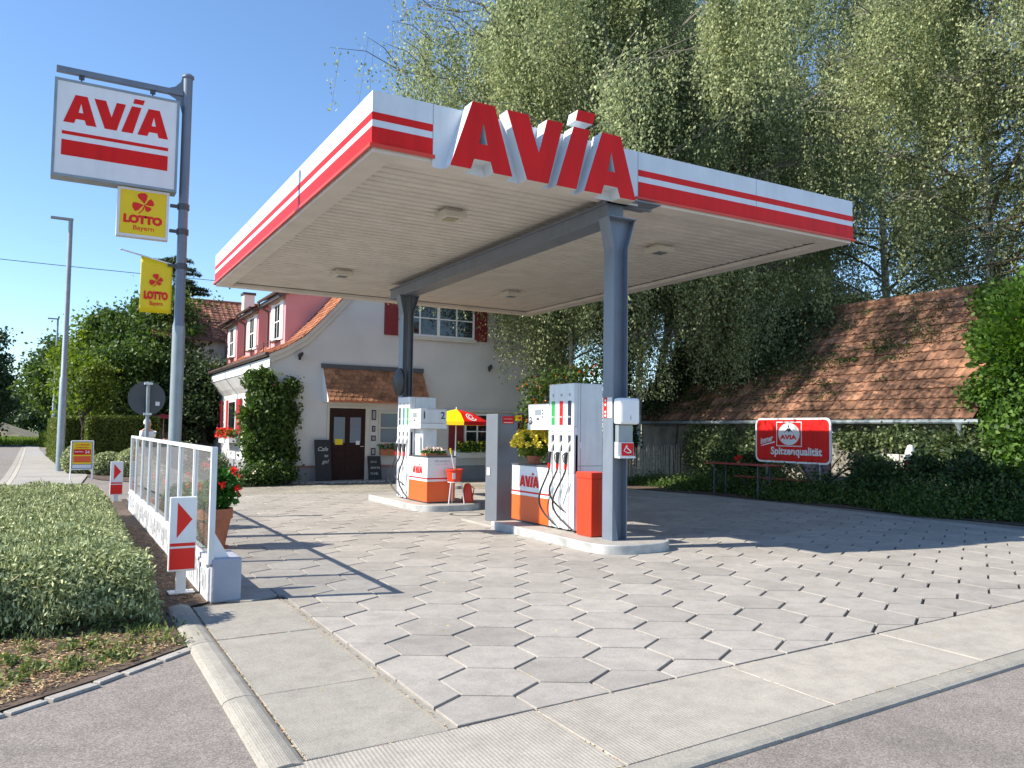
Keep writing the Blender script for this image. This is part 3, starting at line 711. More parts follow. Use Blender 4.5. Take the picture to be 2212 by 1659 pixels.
def signbox(name, x0, x1, z0, z1, th, frame, facem, label):
    t = thing(name, ((x0+x1)/2, PY, z0), label, 'sign')
    f = .035; y0, y1 = PY-th/2, PY+th/2; m = MB()
    m.box(x0, x1, y0, y1, z0, z0+f); m.box(x0, x1, y0, y1, z1-f, z1); m.box(x0, x0+f, y0, y1, z0+f, z1-f); m.box(x1-f, x1, y0, y1, z0+f, z1-f)
    m.build('frame', frame, t)
    MB().box(x0+f, x1-f, y0+.008, y1-.008, z0+f, z1-f).build('face', facem, t)
    return t, y0
t, y0 = signbox('hanging_station_sign', -.20, 1.385, 4.98, 6.335, .26, 'galv', 'white', 'large white light box with red station name and red bars hanging from the pole arm')
m = wordmark((-.08, y0+.0045, 5.735), X_, Z_, 1.325/2.746, .002); m.build('name_lettering', 'red', t)
m = MB().box(-.09, 1.25, y0+.0035, y0+.006, 5.565, 5.612).box(-.09, 1.25, y0+.0035, y0+.006, 5.275, 5.49); m.build('red_bars', 'red', t)
m = MB()
for x in (.12, 1.03): m.tube([(x,PY,6.335),(x,PY,6.46)], .012, 6); m.box(x-.035, x+.035, PY-.02, PY+.02, 6.41, 6.459)
m.build('hanger', 'darksteel', t)

def clover(mb, cx, cz, s, y):
    """four-leaf clover with a curved stem, drawn as flat leaves"""
    for a, k in ((100, 1.25), (22, .95), (-52, .8), (196, 1.2)):
        a = math.radians(a); pts = []
        for dx, dz in ((.06, 0), (.28, .10), (.62, .32), (.9, .36), (1.02, .10), (1.0, -.16), (.82, -.30), (.5, -.22), (.22, -.08)):
            dx *= s*k*.5; dz *= s*k*.62; pts.append((cx+dx*math.cos(a)-dz*math.sin(a), cz+dx*math.sin(a)+dz*math.cos(a)))
        mb.prism([pts], (0, y, 0), X_, Z_, .001)
    mb.prism([[(cx-.01*s, cz), (cx+.05*s, cz), (cx-.03*s, cz-.28*s), (cx-.22*s, cz-.5*s), (cx-.30*s, cz-.5*s), (cx-.10*s, cz-.28*s)]], (0, y, 0), X_, Z_, .001)
def lotto(par, x0, x1, z0, z1, y):
    w = x1-x0; cx = (x0+x1)/2; h = z1-z0; m = MB()
    clover(m, cx+.02*w, z0+h*.70, w*.44, y); m.build('clover_emblem', 'lottored', par)
    m = MB(); text(m, 'LOTTO', h*.235, (cx, y, z0+h*.27), X_, Z_, .011*h/.6, width=w*.84, center=True); m.build('lotto_lettering', 'lottored', par)
    m = MB(); text(m, 'Bayern', h*.15, (cx+.02*w, y, z0+h*.11), X_, Z_, .001, width=w*.45, center=True); m.build('region_lettering', 'lottored', par)
t, y0 = signbox('lotto_light_box', .625, 1.30, 4.275, 4.975, .14, 'alu', 'yellow', 'square yellow lotto light box under the big station sign')
lotto(t, .66, 1.265, 4.31, 4.94, y0+.006)
t = thing('lotto_flag', (1.2, PY, 3.2), 'small yellow lotto cloth banner hanging below the light box', 'flag')
ff = MB(); N, K = 10, 8; gv = []
for i in range(N+1):
    for j in range(K+1):
        u, v = i/N, j/K; zt = 4.035-.085*u; gv.append((.965+.42*u, PY+.010*math.sin(u*6+v*2)*(1-v), 3.22+(zt-3.22)*v))
ff.raw(gv, [(i*(K+1)+j, (i+1)*(K+1)+j, (i+1)*(K+1)+j+1, i*(K+1)+j+1) for i in range(N) for j in range(K)])
fo = ff.build('cloth', 'yellow', t, True); so_ = fo.modifiers.new('thickness', 'SOLIDIFY'); so_.thickness = .004; so_.offset = 0
lotto(t, .985, 1.365, 3.26, 3.86, PY-.0145)
MB().tube([(1.45,PY,3.93),(.70,PY,4.09)], .012, 7).lathe([(0,-.02),(.02,0),(0,.02)], (.70,PY,4.09), 8).build('rod', 'alu', t, True)

# ================================================================== GLASS FENCE ON LOW WALL
t = thing('low_wall', (1.3, 12.4, 0), 'low rough whitewashed wall under the glass fence', 'wall')
MB().box(1.27, 1.42, 7.83, 17.0, -.02, .30).build('wall_body', 'whitewash', t, bevel=.012)
MB().box(1.255, 1.42, 7.85, 17.0, .302, .33).build('capping', 'alu', t)
pn = MB(); rr = random.Random(5)       # flaking drips of paint on the street side
for k in range(240):
    y = rr.uniform(7.9, 16.9); h = rr.uniform(.05, .2); z = rr.uniform(.02, .28-h*.5); pn.box(1.262, 1.2695, y, y+rr.uniform(.008, .03), z, min(.3, z+h))
pn.build('flaking_paint', 'white', t)
o = MB().box(1.29, 1.56, 7.77, 8.28, -.02, .385).build('wall_end_block', 'lilac', bevel=.02); tag(o, 'squat concrete block coloured lilac-grey for its shade at the near end of the glass fence', 'concrete block')
t = thing('glass_fence', (1.3, 12.3, .33), 'white framed glass windbreak fence along the low wall', 'fence')
fy = [7.80+(16.98-7.80)*k/8 for k in range(9)]
fr = MB()
MB().box(1.270, 1.312, 7.84, 17.0, 1.362, 1.405).build('top_rail', 'alu', t)
MB().box(1.270, 1.312, 7.84, 17.0, .335, .375).build('bottom_rail', 'alu', t)
for k, y in enumerate(fy):
    m = MB()
    if k == 0: m.box(1.262, 1.312, y-.01, y+.05, .33, 1.41); m.box(1.262, 1.312, y-.018, y-.011, .34, 1.40)
    else: m.box(1.268, 1.314, y-.024, y+.024, .376, 1.361)
    m.build('post', 'alu', t)
for k in range(8):
    a, b = fy[k]+.028+(.025 if k == 0 else 0), fy[k+1]-.028
    MB().box(1.289, 1.293, a, b, .377, 1.36).build('glass_pane', 'pane', t)
    [MB().box(1.278, 1.287, q, q+.018, .377, 1.36).build('glazing_bead', 'alu', t) for q in (a, b-.018)]
MB().raw([(1.314,7.82,.387),(1.45,7.82,.387),(1.314,7.82,.62),(1.314,7.84,.387),(1.45,7.84,.387),(1.314,7.84,.62)], [(0,1,2),(5,4,3),(0,3,4,1),(1,4,5,2),(2,5,3,0)]).build('brace', 'shutwhite', t)

def arrow_sign(cx, cy, label, zb=0.):
    t = thing('arrow_sign', (cx, cy, zb), label, 'arrow sign', 'red and white arrow signs at the station entrance')
    x0, x1 = cx-.122, cx+.122
    MB().box(x0, x1, cy, cy+.06, zb+.205, zb+.915).build('panel', 'white', t, bevel=.008)
    MB().prism([[(-.055, .525), (.082, .70), (-.055, .865)]], (cx, cy-.0015, zb), X_, Z_, .002).build('red_arrow', 'lottored', t)
    MB().box(x0+.008, x1-.008, cy-.0025, cy-.0005, zb+.445, zb+.475).box(x0+.008, x1-.008, cy-.0025, cy-.0005, zb+.225, zb+.425).build('red_bars', 'lottored', t)
    MB().prism([[(.055, .525), (.055, .865), (-.082, .70)]], (cx, cy+.0625, zb), X_, Z_, .002).build('rear_arrow', 'lottored', t)
    MB().box(cx-.045, cx+.045, cy+.02, cy+.05, zb+.012, zb+.204).build('foot_post', 'white', t)
    MB().box(cx-.11, cx+.12, cy-.05, cy+.11, zb, zb+.012).build('base_plate', 'alu', t)
arrow_sign(1.105, 8.30, 'near white sign box with red arrow standing in front of the glass fence')
arrow_sign(1.17, 19.0, 'far white sign box with red arrow behind the clipped bush', -.09)

def pot_plant(name, c, r, h, label, group=None, fl='redflower', cat='potted plant', R=.30, ph=.38, nl=420, nf=9, lm='geranium', seed=1):
    t = thing(name, c, label, cat, group); x, y, z = c
    MB().lathe([(0,0),(r*.62,0),(r*.9,h*.72),(r*.9,h*.74),(r,h*.74),(r,h),(r*.88,h),(r*.85,h*.9),(0,h*.9)], c, 24).build('pot', 'terracotta', t, True)
    MB().lathe([(0,0),(r*.8,0),(r*.85,.02),(0,.021)], (x,y,z-.002), 24).build('saucer', 'terracotta', t, True)
    rng = np.random.default_rng(seed); P = blob_points(rng, (x, y, z+h+ph*.45), (R, R, ph*.6), nl, .45); P = P[P[:, 2] > z+h*.88]
    foliage('leaves', P, .085, lm, t, 0, .95, seed)
    F = []
    for k in range(nf):
        d = unit(rng.normal(size=(1, 3)))[0]; d[2] = abs(d[2])*.8; q = np.array((x, y, z+h+ph*.45))+d*np.array((R*1.05, R*1.05, ph*.85))
        F.append(q+rng.normal(size=(38, 3))*.022)
    foliage('blossoms', np.concatenate(F), .034, fl, t, 0, .9, seed)
    MB().tube([(x,y,z+h*.8),(x+.02,y,z+h+ph*.4)], .012, 5).build('stem', 'leafdk', t)
    return t
pot_plant('potted_geranium', (1.86, 11.2, 0), .245, .52, 'red geranium in a tall terracotta pot beside the end of the glass fence', 'terracotta pots of red geranium', R=.34, ph=.52, nl=900, nf=11, seed=4)
pot_plant('potted_geranium', (1.75, 13.5, 0), .22, .42, 'red geranium pot seen through the middle fence panes', 'terracotta pots of red geranium', R=.30, ph=.38, nl=600, nf=16, seed=9)
pot_plant('potted_geranium', (1.62, 15.1, 0), .2, .38, 'red geranium pot seen through the fence panes farther back', 'terracotta pots of red geranium', R=.28, ph=.34, nl=500, nf=13, seed=19)

# things on and beside the pumps
pot_plant('yellow_flower_pot', (6.80, 11.16, 1.063), .135, .13, 'small terracotta pot of bushy yellow flowers on the counter of pump 3', None, 'yellowflower', 'potted plant', .33, .36, 380, 110, 'leafy', 21)
t = thing('flower_tray', (6.8, 15.1, 1.063), 'low tray of white and pink flowers on the counter of the two-sided pump', 'flower tray')
MB().box(6.54, 7.02, 14.95, 15.22, 1.063, 1.11).build('tray', 'terracotta', t)
rng = np.random.default_rng(31); P = blob_points(rng, (6.78, 15.08, 1.14), (.30, .2, .09), 420, .2); P[:, 2] = np.maximum(P[:, 2], 1.09)
foliage('leaves', P, .05, 'geranium', t, 0, .8, 3)
P = blob_points(rng, (6.78, 15.08, 1.19), (.28, .18, .05), 300, .2); foliage('blossoms', P, .04, 'whiteflower', t, 0, .9, 4)
t = thing('counter_notice', (6.64, 15.28, 1.063), 'upright white notice board behind the flower tray on the pump counter', 'notice')
MB().box(6.53, 6.76, 15.26, 15.275, 1.16, 1.44).build('board', 'paper', t); MB().tube([(6.65,15.27,1.063),(6.65,15.27,1.16)], .01, 6).build('stand', 'darksteel', t)
t = thing('bucket_stand', (6.97, 14.50, .12), 'thin metal three-legged stand in front of the pump holding a red bucket', 'stand')
for a, b in ((6.86, 14.42), (7.09, 14.42), (6.98, 14.60)):
    MB().tube([(a+(a-6.97)*.5, b+(b-14.5)*.3, .12), (a, b, .55)], .012, 6).build('leg', 'alu', t, True)
MB().lathe([(.10,0),(.135,0),(.135,.015),(.10,.015)], (6.97,14.50,.545), 16).build('ring', 'alu', t, True)
t = thing('red_bucket', (6.97, 14.50, .56), 'red plastic squeegee bucket on the thin metal stand', 'bucket')
MB().lathe([(0,0),(.13,0),(.165,.22),(.18,.22),(.18,.25),(.16,.25),(.12,.02),(0,.02)], (6.97,14.50,.56), 22).build('body', 'brightred', t, True)
MB().box(6.86, 6.92, 14.352, 14.358, .62, .74).build('label_sticker', 'paper', t)
t = thing('window_squeegee', (6.93, 14.5, .7), 'window squeegee with yellow grip leaning in the red bucket', 'squeegee')
MB().tube([(6.99,14.50,.70),(6.88,14.47,1.12)], .012, 7).build('handle', 'alu', t, True); MB().tube([(6.88,14.47,1.12),(6.855,14.465,1.22)], .02, 8).build('grip', 'yellow', t, True); MB().tube([(7.0,14.5,.74),(6.985,14.5,.84)], .018, 8).build('yellow_head', 'yellow', t, True)
t = thing('red_watering_can', (7.37, 14.7, .12), 'small tapered red can standing on the island behind the bucket stand', 'red can')
MB().lathe([(0,0),(.12,0),(.125,.06),(.075,.33),(.05,.38),(0,.39)], (7.37,14.7,.12), 18).build('body', 'brightred', t, True); MB().tube([(7.44,14.7,.45),(7.52,14.7,.40),(7.49,14.7,.22)], .012, 6).build('handle', 'brightred', t, True)
t = thing('manhole_cover', (6.83, 13.64, 0), 'round concrete manhole cover in the paving between the pump islands', 'manhole cover')
MB().lathe([(0,0),(.27,0),(.27,.006),(0,.006)], (6.83,13.64,-.001), 28).build('cover', 'kerb', t); MB().lathe([(.275,0),(.33,0),(.33,.005),(.275,.005)], (6.83,13.64,-.001), 28).build('ring', 'darksteel', t)

# traffic sign seen from behind
t = thing('round_traffic_sign', (1.36, 15.2, 0), 'round traffic sign seen from its dark grey back behind the glass fence', 'traffic sign')
MB().lathe([(0,0),(.30,0),(.30,.006),(0,.006)], (1.36,15.25,2.075), 40, 'y').build('plate', 'darksteel', t)
MB().tube([(1.375,15.2,-.02),(1.375,15.2,2.36)], .032, 14).build('pole', 'galv', t, True)
m = MB()
for z in (1.80, 2.33): m.box(1.31, 1.44, 15.155, 15.245, z-.018, z+.018)
m.build('clamp', 'alu', t); MB().box(1.50, 1.57, 15.243, 15.249, 1.95, 2.02).build('sticker', 'paper', t)

def street_lamp(x, y, h, label, r0=.10, rz=0., arm=.6):
    t = thing('street_lamp', (x, y, 0), label, 'street lamp', 'tall street lamps along the road')
    MB().tube([(x,y,-.02),(x,y,3.2),(x,y,3.25),(x,y,h)], [r0,r0*.95,r0*.75,r0*.55], 14).build('pole', 'galv', t, True)
    MB().box(x-arm, x+.08, y-.09, y+.09, h-.03, h+.05).build('lamp_head', 'galv', t, bevel=.02)
street_lamp(.17, 31.6, 8.75, 'tall grey street lamp beside the clipped hedge', .13, arm=.62)
street_lamp(-.16, 60, 8.5, 'distant street lamp rising above the garden trees', .11, arm=.58)
o = MB(); pts = []
for k in range(25):
    u = k/24; pts.append((-30+60*u, 40+2*u, 8.9+.55*(2*u-1)**2*1.6-.15+.0*u))
o.tube(pts, .018, 4, False); o = o.build('overhead_wire', 'darksteel'); tag(o, 'thin overhead wire crossing the sky behind the signs', 'wire')

# pavement A-board
t = thing('a_board', (.72, 26.7, 0), 'folding street sign with orange and red lottery poster by the hedge', 'A-board')
for s in (0, 1):
    ys = 26.45 if s == 0 else 27.05; yt = 26.75-.02+.04*s
    m = MB()
    for x in (.42, .99): m.tube([(x, ys, 0), (x, yt, 1.12)], .016, 6)
    for z in (.3, 1.12): yy = ys+(yt-ys)*z/1.12; m.tube([(.42, yy, z), (.99, yy, z)], .016, 6)
    m.build('frame', 'alu', t)
p = lambda z, e=0: 26.45+(26.73-26.45)*z/1.12-e
def board(x0, x1, z0, z1, mat, nm, e): return MB().quad((x0,p(z0,e),z0), (x1,p(z0,e),z0), (x1,p(z1,e),z1), (x0,p(z1,e),z1)).build(nm, mat, t)
q = MB().raw([(.43,p(.31),.31),(.98,p(.31),.31),(.98,p(1.11),1.11),(.43,p(1.11),1.11),(.43,p(.31)+.01,.31),(.98,p(.31)+.01,.31),(.98,p(1.11)+.01,1.11),(.43,p(1.11)+.01,1.11)],
    [(0,1,2,3),(7,6,5,4),(0,4,5,1),(1,5,6,2),(2,6,7,3),(3,7,4,0)]).build('board', 'grey', t)
board(.46, .95, .45, 1.08, 'yellow', 'poster', .004); board(.48, .93, .72, .88, 'red', 'poster_red_band', .008); board(.48, .93, .50, .68, 'orange', 'poster_orange_band', .008); board(.46, .95, .34, .43, 'paper', 'lower_strip', .006)
m = MB(); scribble(m, 8, .06, (.53, p(.98,.014), .99), X_, Z_, .36, 7, .2); scribble(m, 9, .05, (.53, p(.91,.014), .91), X_, Z_, .36, 8, .2); m.build('poster_title', 'lottored', t)
m = MB(); text(m, '34', .12, (.78, p(.76,.014), .76), X_, Z_, .003); scribble(m, 8, .05, (.51, p(.78,.014), .79), X_, Z_, .24, 9, .2); m.build('poster_number', 'paper', t)

# ================================================================== HOUSE
HY = 23.5
HYB = 37.5
house = thing('cafe_house', (10.8, 30, 0), 'white plastered house with curved gable, red tiled roof and pink dormers', 'house')
# gable profile: (x, z) of the roof's upper surface on the left slope; mirrored on the right
RP = [(5.25,3.74),(5.7,3.95),(6.3,4.34),(6.81,4.876),(7.32,5.445),(8.2,6.5),(10.8,9.6)]
def rz(x):
    x = x if x < 10.8 else 21.6-x
    for (a, za), (b, zb) in zip(RP[:-1], RP[1:]):
        if a <= x <= b: return za+(zb-za)*(x-a)/(b-a)
    return 3.7
dn = .16
gl = [(5.72,0),(15.9,0),(15.9,3.6)]+[(21.6-x, z-dn) for x, z in RP[1:]]+[(x, z-dn) for x, z in RP[:-1][::-1] if x > 5.4]+[(5.30,3.62),(5.30,3.34),(5.55,2.98),(5.72,2.78)]
MB().prism([gl], (0, HY, 0), X_, Z_, HYB-HY).build('wall', 'stucco', house)
# verge mouldings
for mir in (0, 1):
    v = MB(); fx = lambda x: 21.6-x if mir else x
    for k in range(len(RP)-1):
        (a, za), (b, zb) = RP[k], RP[k+1]
        for w0, w1, pr in ((.03, .13, .12), (.13, .27, .07)):
            q = [(a+.25*(w0), za-w0), (b+.25*w0, zb-w0), (b+.25*w1+.02, zb-w1), (a+.25*w1+.02, za-w1)]
            q = [(fx(x), z) for x, z in q]
            if not mir: q = q[::-1]
            v.prism([q], (0, HY-pr, 0), X_, Z_, pr-.001)
    v.build('verge_moulding', 'trim', house)
m = MB(); m.box(5.72, 5.79, HY-.05, HY-.002, .43, 2.8) if False else None
MB().box(5.705, 7.08, HY-.055, HY-.002, -.02, .43).box(8.36, 15.9, HY-.055, HY-.002, -.02, .43).box(5.665, 5.718, HY-.055, HYB, -.02, .43).build('plinth', 'plinth', house)
MB().box(5.65, 7.08, HY-.085, HY-.002, .432, .475).box(8.36, 11.0, HY-.085, HY-.002, .432, .475).build('plinth_ledge', 'plinthledge', house)
# tiled roof (left slope as real tiles, right slope as well but coarser)
def tile_roof(prof, y0, y1, row, colw, rs, seed=1, kind='flat', thick=.018):
    """prof: list of points (a, z) going up slope in the plane across y; returns MB in (a, y, z)"""
    rd = random.Random(seed); seg = []; L = 0
    for (a, za), (b, zb) in zip(prof[:-1], prof[1:]): d = math.hypot(b-a, zb-za); seg.append((L, d, a, za, b, zb)); L += d
    def at(s):
        for (l, d, a, za, b, zb) in seg:
            if s <= l+d or (l, d, a, za, b, zb) == seg[-1]: t = (s-l)/d; return a+(b-a)*t, za+(zb-za)*t, -(zb-za)/d, (b-a)/d
    mb = MB(); s = 0; k = 0
    while s < L-.02:
        off = (k % 2)*colw*.5 if kind != 'pan' else 0; y = y0+off-(colw if off else 0)
        a0, z0, nx, nz = at(s); a1, z1, _, _ = at(min(L, s+row*1.06))
        while y < y1-.01:
            ya, yb = max(y, y0)+.003, min(y+colw, y1)-.003
            if yb-ya > .03:
                lift = thick*1.5+rd.uniform(-.004, .006); up = thick*.3; jz = rd.uniform(-.006, .006)
                if kind == 'beaver':
                    ym = (ya+yb)/2; w = (yb-ya)/2; ext = row*.34
                    da, dz = (a1-a0)/row*-1*ext, (z1-z0)/row*-1*ext
                    low = [(a0, ya, z0), (a0+da*.75, ya+w*.35, z0+dz*.75), (a0+da, ym, z0+dz), (a0+da*.75, yb-w*.35, z0+dz*.75), (a0, yb, z0)]
                elif kind == 'pan':
                    w = yb-ya; low = [(a0, ya, z0, .0), (a0, ya+w*.16, z0, .028), (a0, ya+w*.34, z0, .006), (a0, ya+w*.7, z0, -.008), (a0, yb, z0, .014)]
                else: low = [(a0, ya, z0), (a0, (ya+yb)/2, z0), (a0, yb, z0)]
                ex = [(q[3] if len(q) > 3 else 0) for q in low]
                T1 = [(q[0]+nx*(lift+jz+e), q[1], q[2]+nz*(lift+jz+e)) for q, e in zip(low, ex)]
                B1 = [(q[0]+nx*(lift+jz+e-thick), q[1], q[2]+nz*(lift+jz+e-thick)) for q, e in zip(low, ex)]
                T2 = [(a1+nx*(up+e), q[1], z1+nz*(up+e)) for q, e in zip(low, ex)]
                n = len(low); mb.raw(T1+B1+T2, [(i, i+1, 2*n+i+1, 2*n+i) for i in range(n-1)]+[(n+i, n+i+1, i+1, i) for i in range(n-1)])
            y += colw
        s += row; k += 1
    return mb
o = tile_roof([(a, z-.03) for a, z in RP], HY-.16, HYB+.1, .17, .18, 0, 3, 'beaver').build('roof', 'tile', house)
under = MB()
for (a, za), (b, zb) in zip(RP[:-1], RP[1:]):
    for mir in (0, 1):
        f = (lambda x: 21.6-x) if mir else (lambda x: x)
        q = [(f(a), HY-.12, za-.045), (f(b), HY-.12, zb-.045), (f(b), HYB+.08, zb-.045), (f(a), HYB+.08, za-.045)]
        under.quad(*(q if mir else q[::-1]))
under.build('roof_underlay', 'battens', o)
rr2 = tile_roof([(21.6-a, z-.03) for a, z in RP], HY-.16, HYB+.1, .34, .36, 0, 4, 'beaver'); rr2.build('right_roof_slope', 'tile', o)
# eaves cornice + gutter (left)
MB().box(5.285, 5.305, HY-.08, HYB, 3.34, 3.62).build('eaves_fascia', 'shutwhite', house)
MB().tube([(5.20,HY-.15,3.71),(5.20,HYB,3.71)], .065, 10).build('gutter', 'brown', house, True)
s = MB()
for k in range(5):
    for z in (.0, .1): s.box(5.55, 5.565, 24.6+.9*k, 25.3+.9*k, 4.12+z, 4.135+z) if k < 3 else None
    if k < 4: s.box(5.55, 5.57, 24.6+.9*k, 24.62+.9*k, 3.95, 4.25)
s.build('snow_guard', 'brown', house)
# dormers
def dormer(y0):
    w = 2.35; fx = 6.22; zs = rz(fx)-.05; zt = 5.98
    ex = 6.81+(zt+.25-4.876)/1.115 if False else None
    def xr(z):   # where the main roof reaches height z
        for (a, za), (b, zb) in zip(RP[:-1], RP[1:]):
            if za <= z <= zb: return a+(b-a)*(z-za)/(zb-za)
    s2 = .42; xe = fx
    while zt+(xe-fx)*s2 > rz(xe) and xe < 10.8: xe += .05
    ze = zt+(xe-fx)*s2
    prof = [(fx, zs), (fx, zt), (xe, ze)]+[(x, z-.05) for x, z in RP[::-1] if fx < x < xe]
    m = MB(); m.prism([[(x, z) for x, z in prof][::-1]], (0, y0, 0), X_, Z_, w)
    d = m.build('dormer', 'pink', house)
    rf = tile_roof([(fx-.28, zt+.02-.28*s2), (xe+.1, ze+.05)], y0-.12, y0+w+.12, .17, .18, 0, int(y0*10), 'beaver'); rf.build('dormer_roof', 'tile', d)
    MB().raw([(fx-.26,y0-.1,zt-.28*s2-.02),(xe,y0-.1,ze+.0),(xe,y0+w+.1,ze+.0),(fx-.26,y0+w+.1,zt-.28*s2-.02),(fx-.26,y0-.1,zt-.28*s2-.14),(xe,y0-.1,ze-.14),(xe,y0+w+.1,ze-.14),(fx-.26,y0+w+.1,zt-.28*s2-.14)],
        [(0,3,2,1)[::-1],(4,5,6,7)[::-1],(0,1,5,4)[::-1],(2,3,7,6)[::-1],(0,4,7,3)]).build('soffit_board', 'brown', d)
    MB().tube([(fx-.34,y0-.1,zt-.10),(fx-.34,y0+w+.1,zt-.10)], .05, 8).build('dormer_gutter', 'brown', d, True)
    MB().tube([(fx-.34,y0+w,zt-.12),(fx-.34,y0+w,zt-.26),(fx-.06,y0+w-.12,zt-.42),(fx-.04,y0+w-.12,zt-.55),(fx-.04,y0+w-.12,zs+.1)], .04, 8).build('dormer_downpipe', 'brown', d, True)
    MB().box(fx-.10, fx-.001, y0+.2, y0+w-.1, zt-.17, zt-.08).box(fx-.06, fx-.001, y0+.3, y0+w-.2, zt-.26, zt-.175).build('moulding', 'trim', d)
    a, b = y0+.6, y0+1.35; z0, z1 = zs+.22, zt-.3
    MB().box(fx-.03, fx-.001, a, b, z0, z1).build('dormer_window', 'shutwhite', d)
    g = MB()
    for ya, yb in ((a+.06, (a+b)/2-.03), ((a+b)/2+.03, b-.06)):
        for za, zb in ((z0+.07, (z0+z1)/2-.02), ((z0+z1)/2+.02, z1-.07)): g.box(fx-.034, fx-.0305, ya, yb, za, zb)
    g.build('dormer_glass', 'window', d)
    for ya, yb in ((a-.42, a-.01), (b+.01, b+.42)):
        s = MB().box(fx-.045, fx-.001, ya, yb, z0-.02, z1+.02)
        s.build('shutter', 'shutwhite', d)
    MB().box(fx-.16, fx-.001, a-.05, b+.05, z0-.07, z0-.021).build('sill', 'brown', d)
for y in (25.55, 29.45, 33.35): dormer(y)
c = MB().box(6.95, 7.4, 36.0, 36.5, 4.6, 7.4).build('chimney', 'shutwhite', house)
MB().box(6.9, 7.45, 35.95, 36.55, 7.4, 7.5).build('chimney_cap', 'darksteel', c)
# left wall window with red shutters and box
w_ = MB().box(5.60, 5.719, 29.9, 31.3, 1.35, 2.6).build('side_window', 'shutwhite', house); MB().box(5.59, 5.599, 30.0, 31.2, 1.45, 2.5).build('glass', 'window', w_)
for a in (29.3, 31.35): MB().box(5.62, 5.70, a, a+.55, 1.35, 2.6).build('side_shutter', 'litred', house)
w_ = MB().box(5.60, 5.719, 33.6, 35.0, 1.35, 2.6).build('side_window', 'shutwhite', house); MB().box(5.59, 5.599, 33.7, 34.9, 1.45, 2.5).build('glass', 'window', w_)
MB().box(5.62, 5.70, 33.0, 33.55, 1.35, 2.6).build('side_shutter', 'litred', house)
# upper gable window
def gwin(x0, x1, z0, z1, nx, nz, name='window', frame='shutwhite', glass='window', mull=None):
    w_ = MB(); w_.box(x0, x1, HY-.05, HY-.002, z0, z0+.06); w_.box(x0, x1, HY-.05, HY-.002, z1-.06, z1); w_.box(x0, x0+.06, HY-.05, HY-.002, z0+.06, z1-.06); w_.box(x1-.06, x1, HY-.05, HY-.002, z0+.06, z1-.06)
    for k in range(1, nx): xx = x0+(x1-x0)*k/nx; ww = .05 if (mull and k == mull) else .022; w_.box(xx-ww, xx+ww, HY-.045, HY-.002, z0+.06, z1-.06)
    for k in range(1, nz): zz = z0+(z1-z0)*k/nz; w_.box(x0+.06, x1-.06, HY-.042, HY-.002, zz-.018, zz+.018)
    o = w_.build(name, frame, house); MB().box(x0+.06, x1-.06, HY-.02, HY-.0025, z0+.06, z1-.06).build('glass', glass, o); return o
o = gwin(9.32, 11.92, 4.57, 5.75, 4, 2, mull=2); MB().box(9.28, 11.97, HY-.10, HY-.052, 4.45, 4.565).build('sill', 'trim', o)
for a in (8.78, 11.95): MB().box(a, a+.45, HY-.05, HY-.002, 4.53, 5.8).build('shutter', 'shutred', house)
# door, small window, frame
MB().box(7.04, 7.11, HY-.04, HY-.002, 0, 2.27).box(8.23, 8.36, HY-.04, HY-.002, 0, 2.27).box(7.11, 8.23, HY-.04, HY-.002, 2.2, 2.27).build('door_frame', 'trim', house)
d = MB().box(7.11, 8.23, HY-.03, HY-.002, .03, 2.2).build('door', 'door', house)
m = MB()
for a, b in ((7.11, 7.20), (7.62, 7.72), (8.14, 8.23)): m.box(a, b, HY-.045, HY-.031, .03, 2.2)
for z0, z1 in ((.03, .12), (.98, 1.12), (1.98, 2.2)): m.box(7.2, 7.62, HY-.045, HY-.031, z0, z1); m.box(7.72, 8.14, HY-.045, HY-.031, z0, z1)
m.build('door_rails', 'door', d)
for a in (7.25, 7.75): MB().box(a, a+.34, HY-.036, HY-.031, 1.16, 1.93).build('door_pane', 'windowsky', d)
MB().box(7.29, 7.53, HY-.048, HY-.0455, 1.10, 1.27).build('yellow_note', 'yellow', d); MB().box(7.94, 8.06, HY-.048, HY-.0455, 1.10, 1.22).build('white_note', 'paper', d)
MB().tube([(8.17,HY-.05,1.05),(8.17,HY-.09,1.05),(8.07,HY-.09,1.05)], .011, 6).build('handle', 'alu', d, True)
gwin(8.66, 9.4, 1.12, 2.13, 1, 2, 'small_window', 'trim', 'windowsky')
MB().box(6.9, 8.6, HY-.5, HY-.06, -.02, .04).build('door_step', 'kerb', house)
# lower right window with shutters
o = gwin(11.62, 13.5, .96, 2.13, 4, 2, mull=2)
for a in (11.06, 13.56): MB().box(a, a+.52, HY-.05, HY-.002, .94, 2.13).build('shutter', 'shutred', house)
MB().box(10.9, 14.1, HY-.09, HY-.002, 2.19, 2.24).build('lintel', 'trim', house)
# porch roof
pz = lambda y: 3.44+(y-(HY-.02))*1.6
pr = MB()
prf = [(HY-.68, 2.44), (HY-.03, 3.40)]
tr = tile_roof(prf, 6.86, 10.1, .155, .17, 0, 12, 'beaver'); tr.v = [(y, a, z) for a, y, z in tr.v]; tr.f = [f[::-1] for f in tr.f]
po = tr.build('porch_roof', 'porchtile', house)
MB().prism([[(HY-.66, 2.36), (HY-.004, 2.36), (HY-.004, 3.36), (HY-.02, 3.38), (HY-.66, 2.44)]], (6.87, 0, 0), Y_*-1 if False else Y_, Z_, -3.22).build('porch_board', 'shutwhite', po)
MB().box(6.82, 10.12, HY-.07, HY-.002, 3.39, 3.52).build('ridge_flashing', 'darksteel', po)
MB().box(6.88, 10.08, HY-.69, HY-.665, 2.36, 2.43).build('porch_fascia', 'terracotta', po)
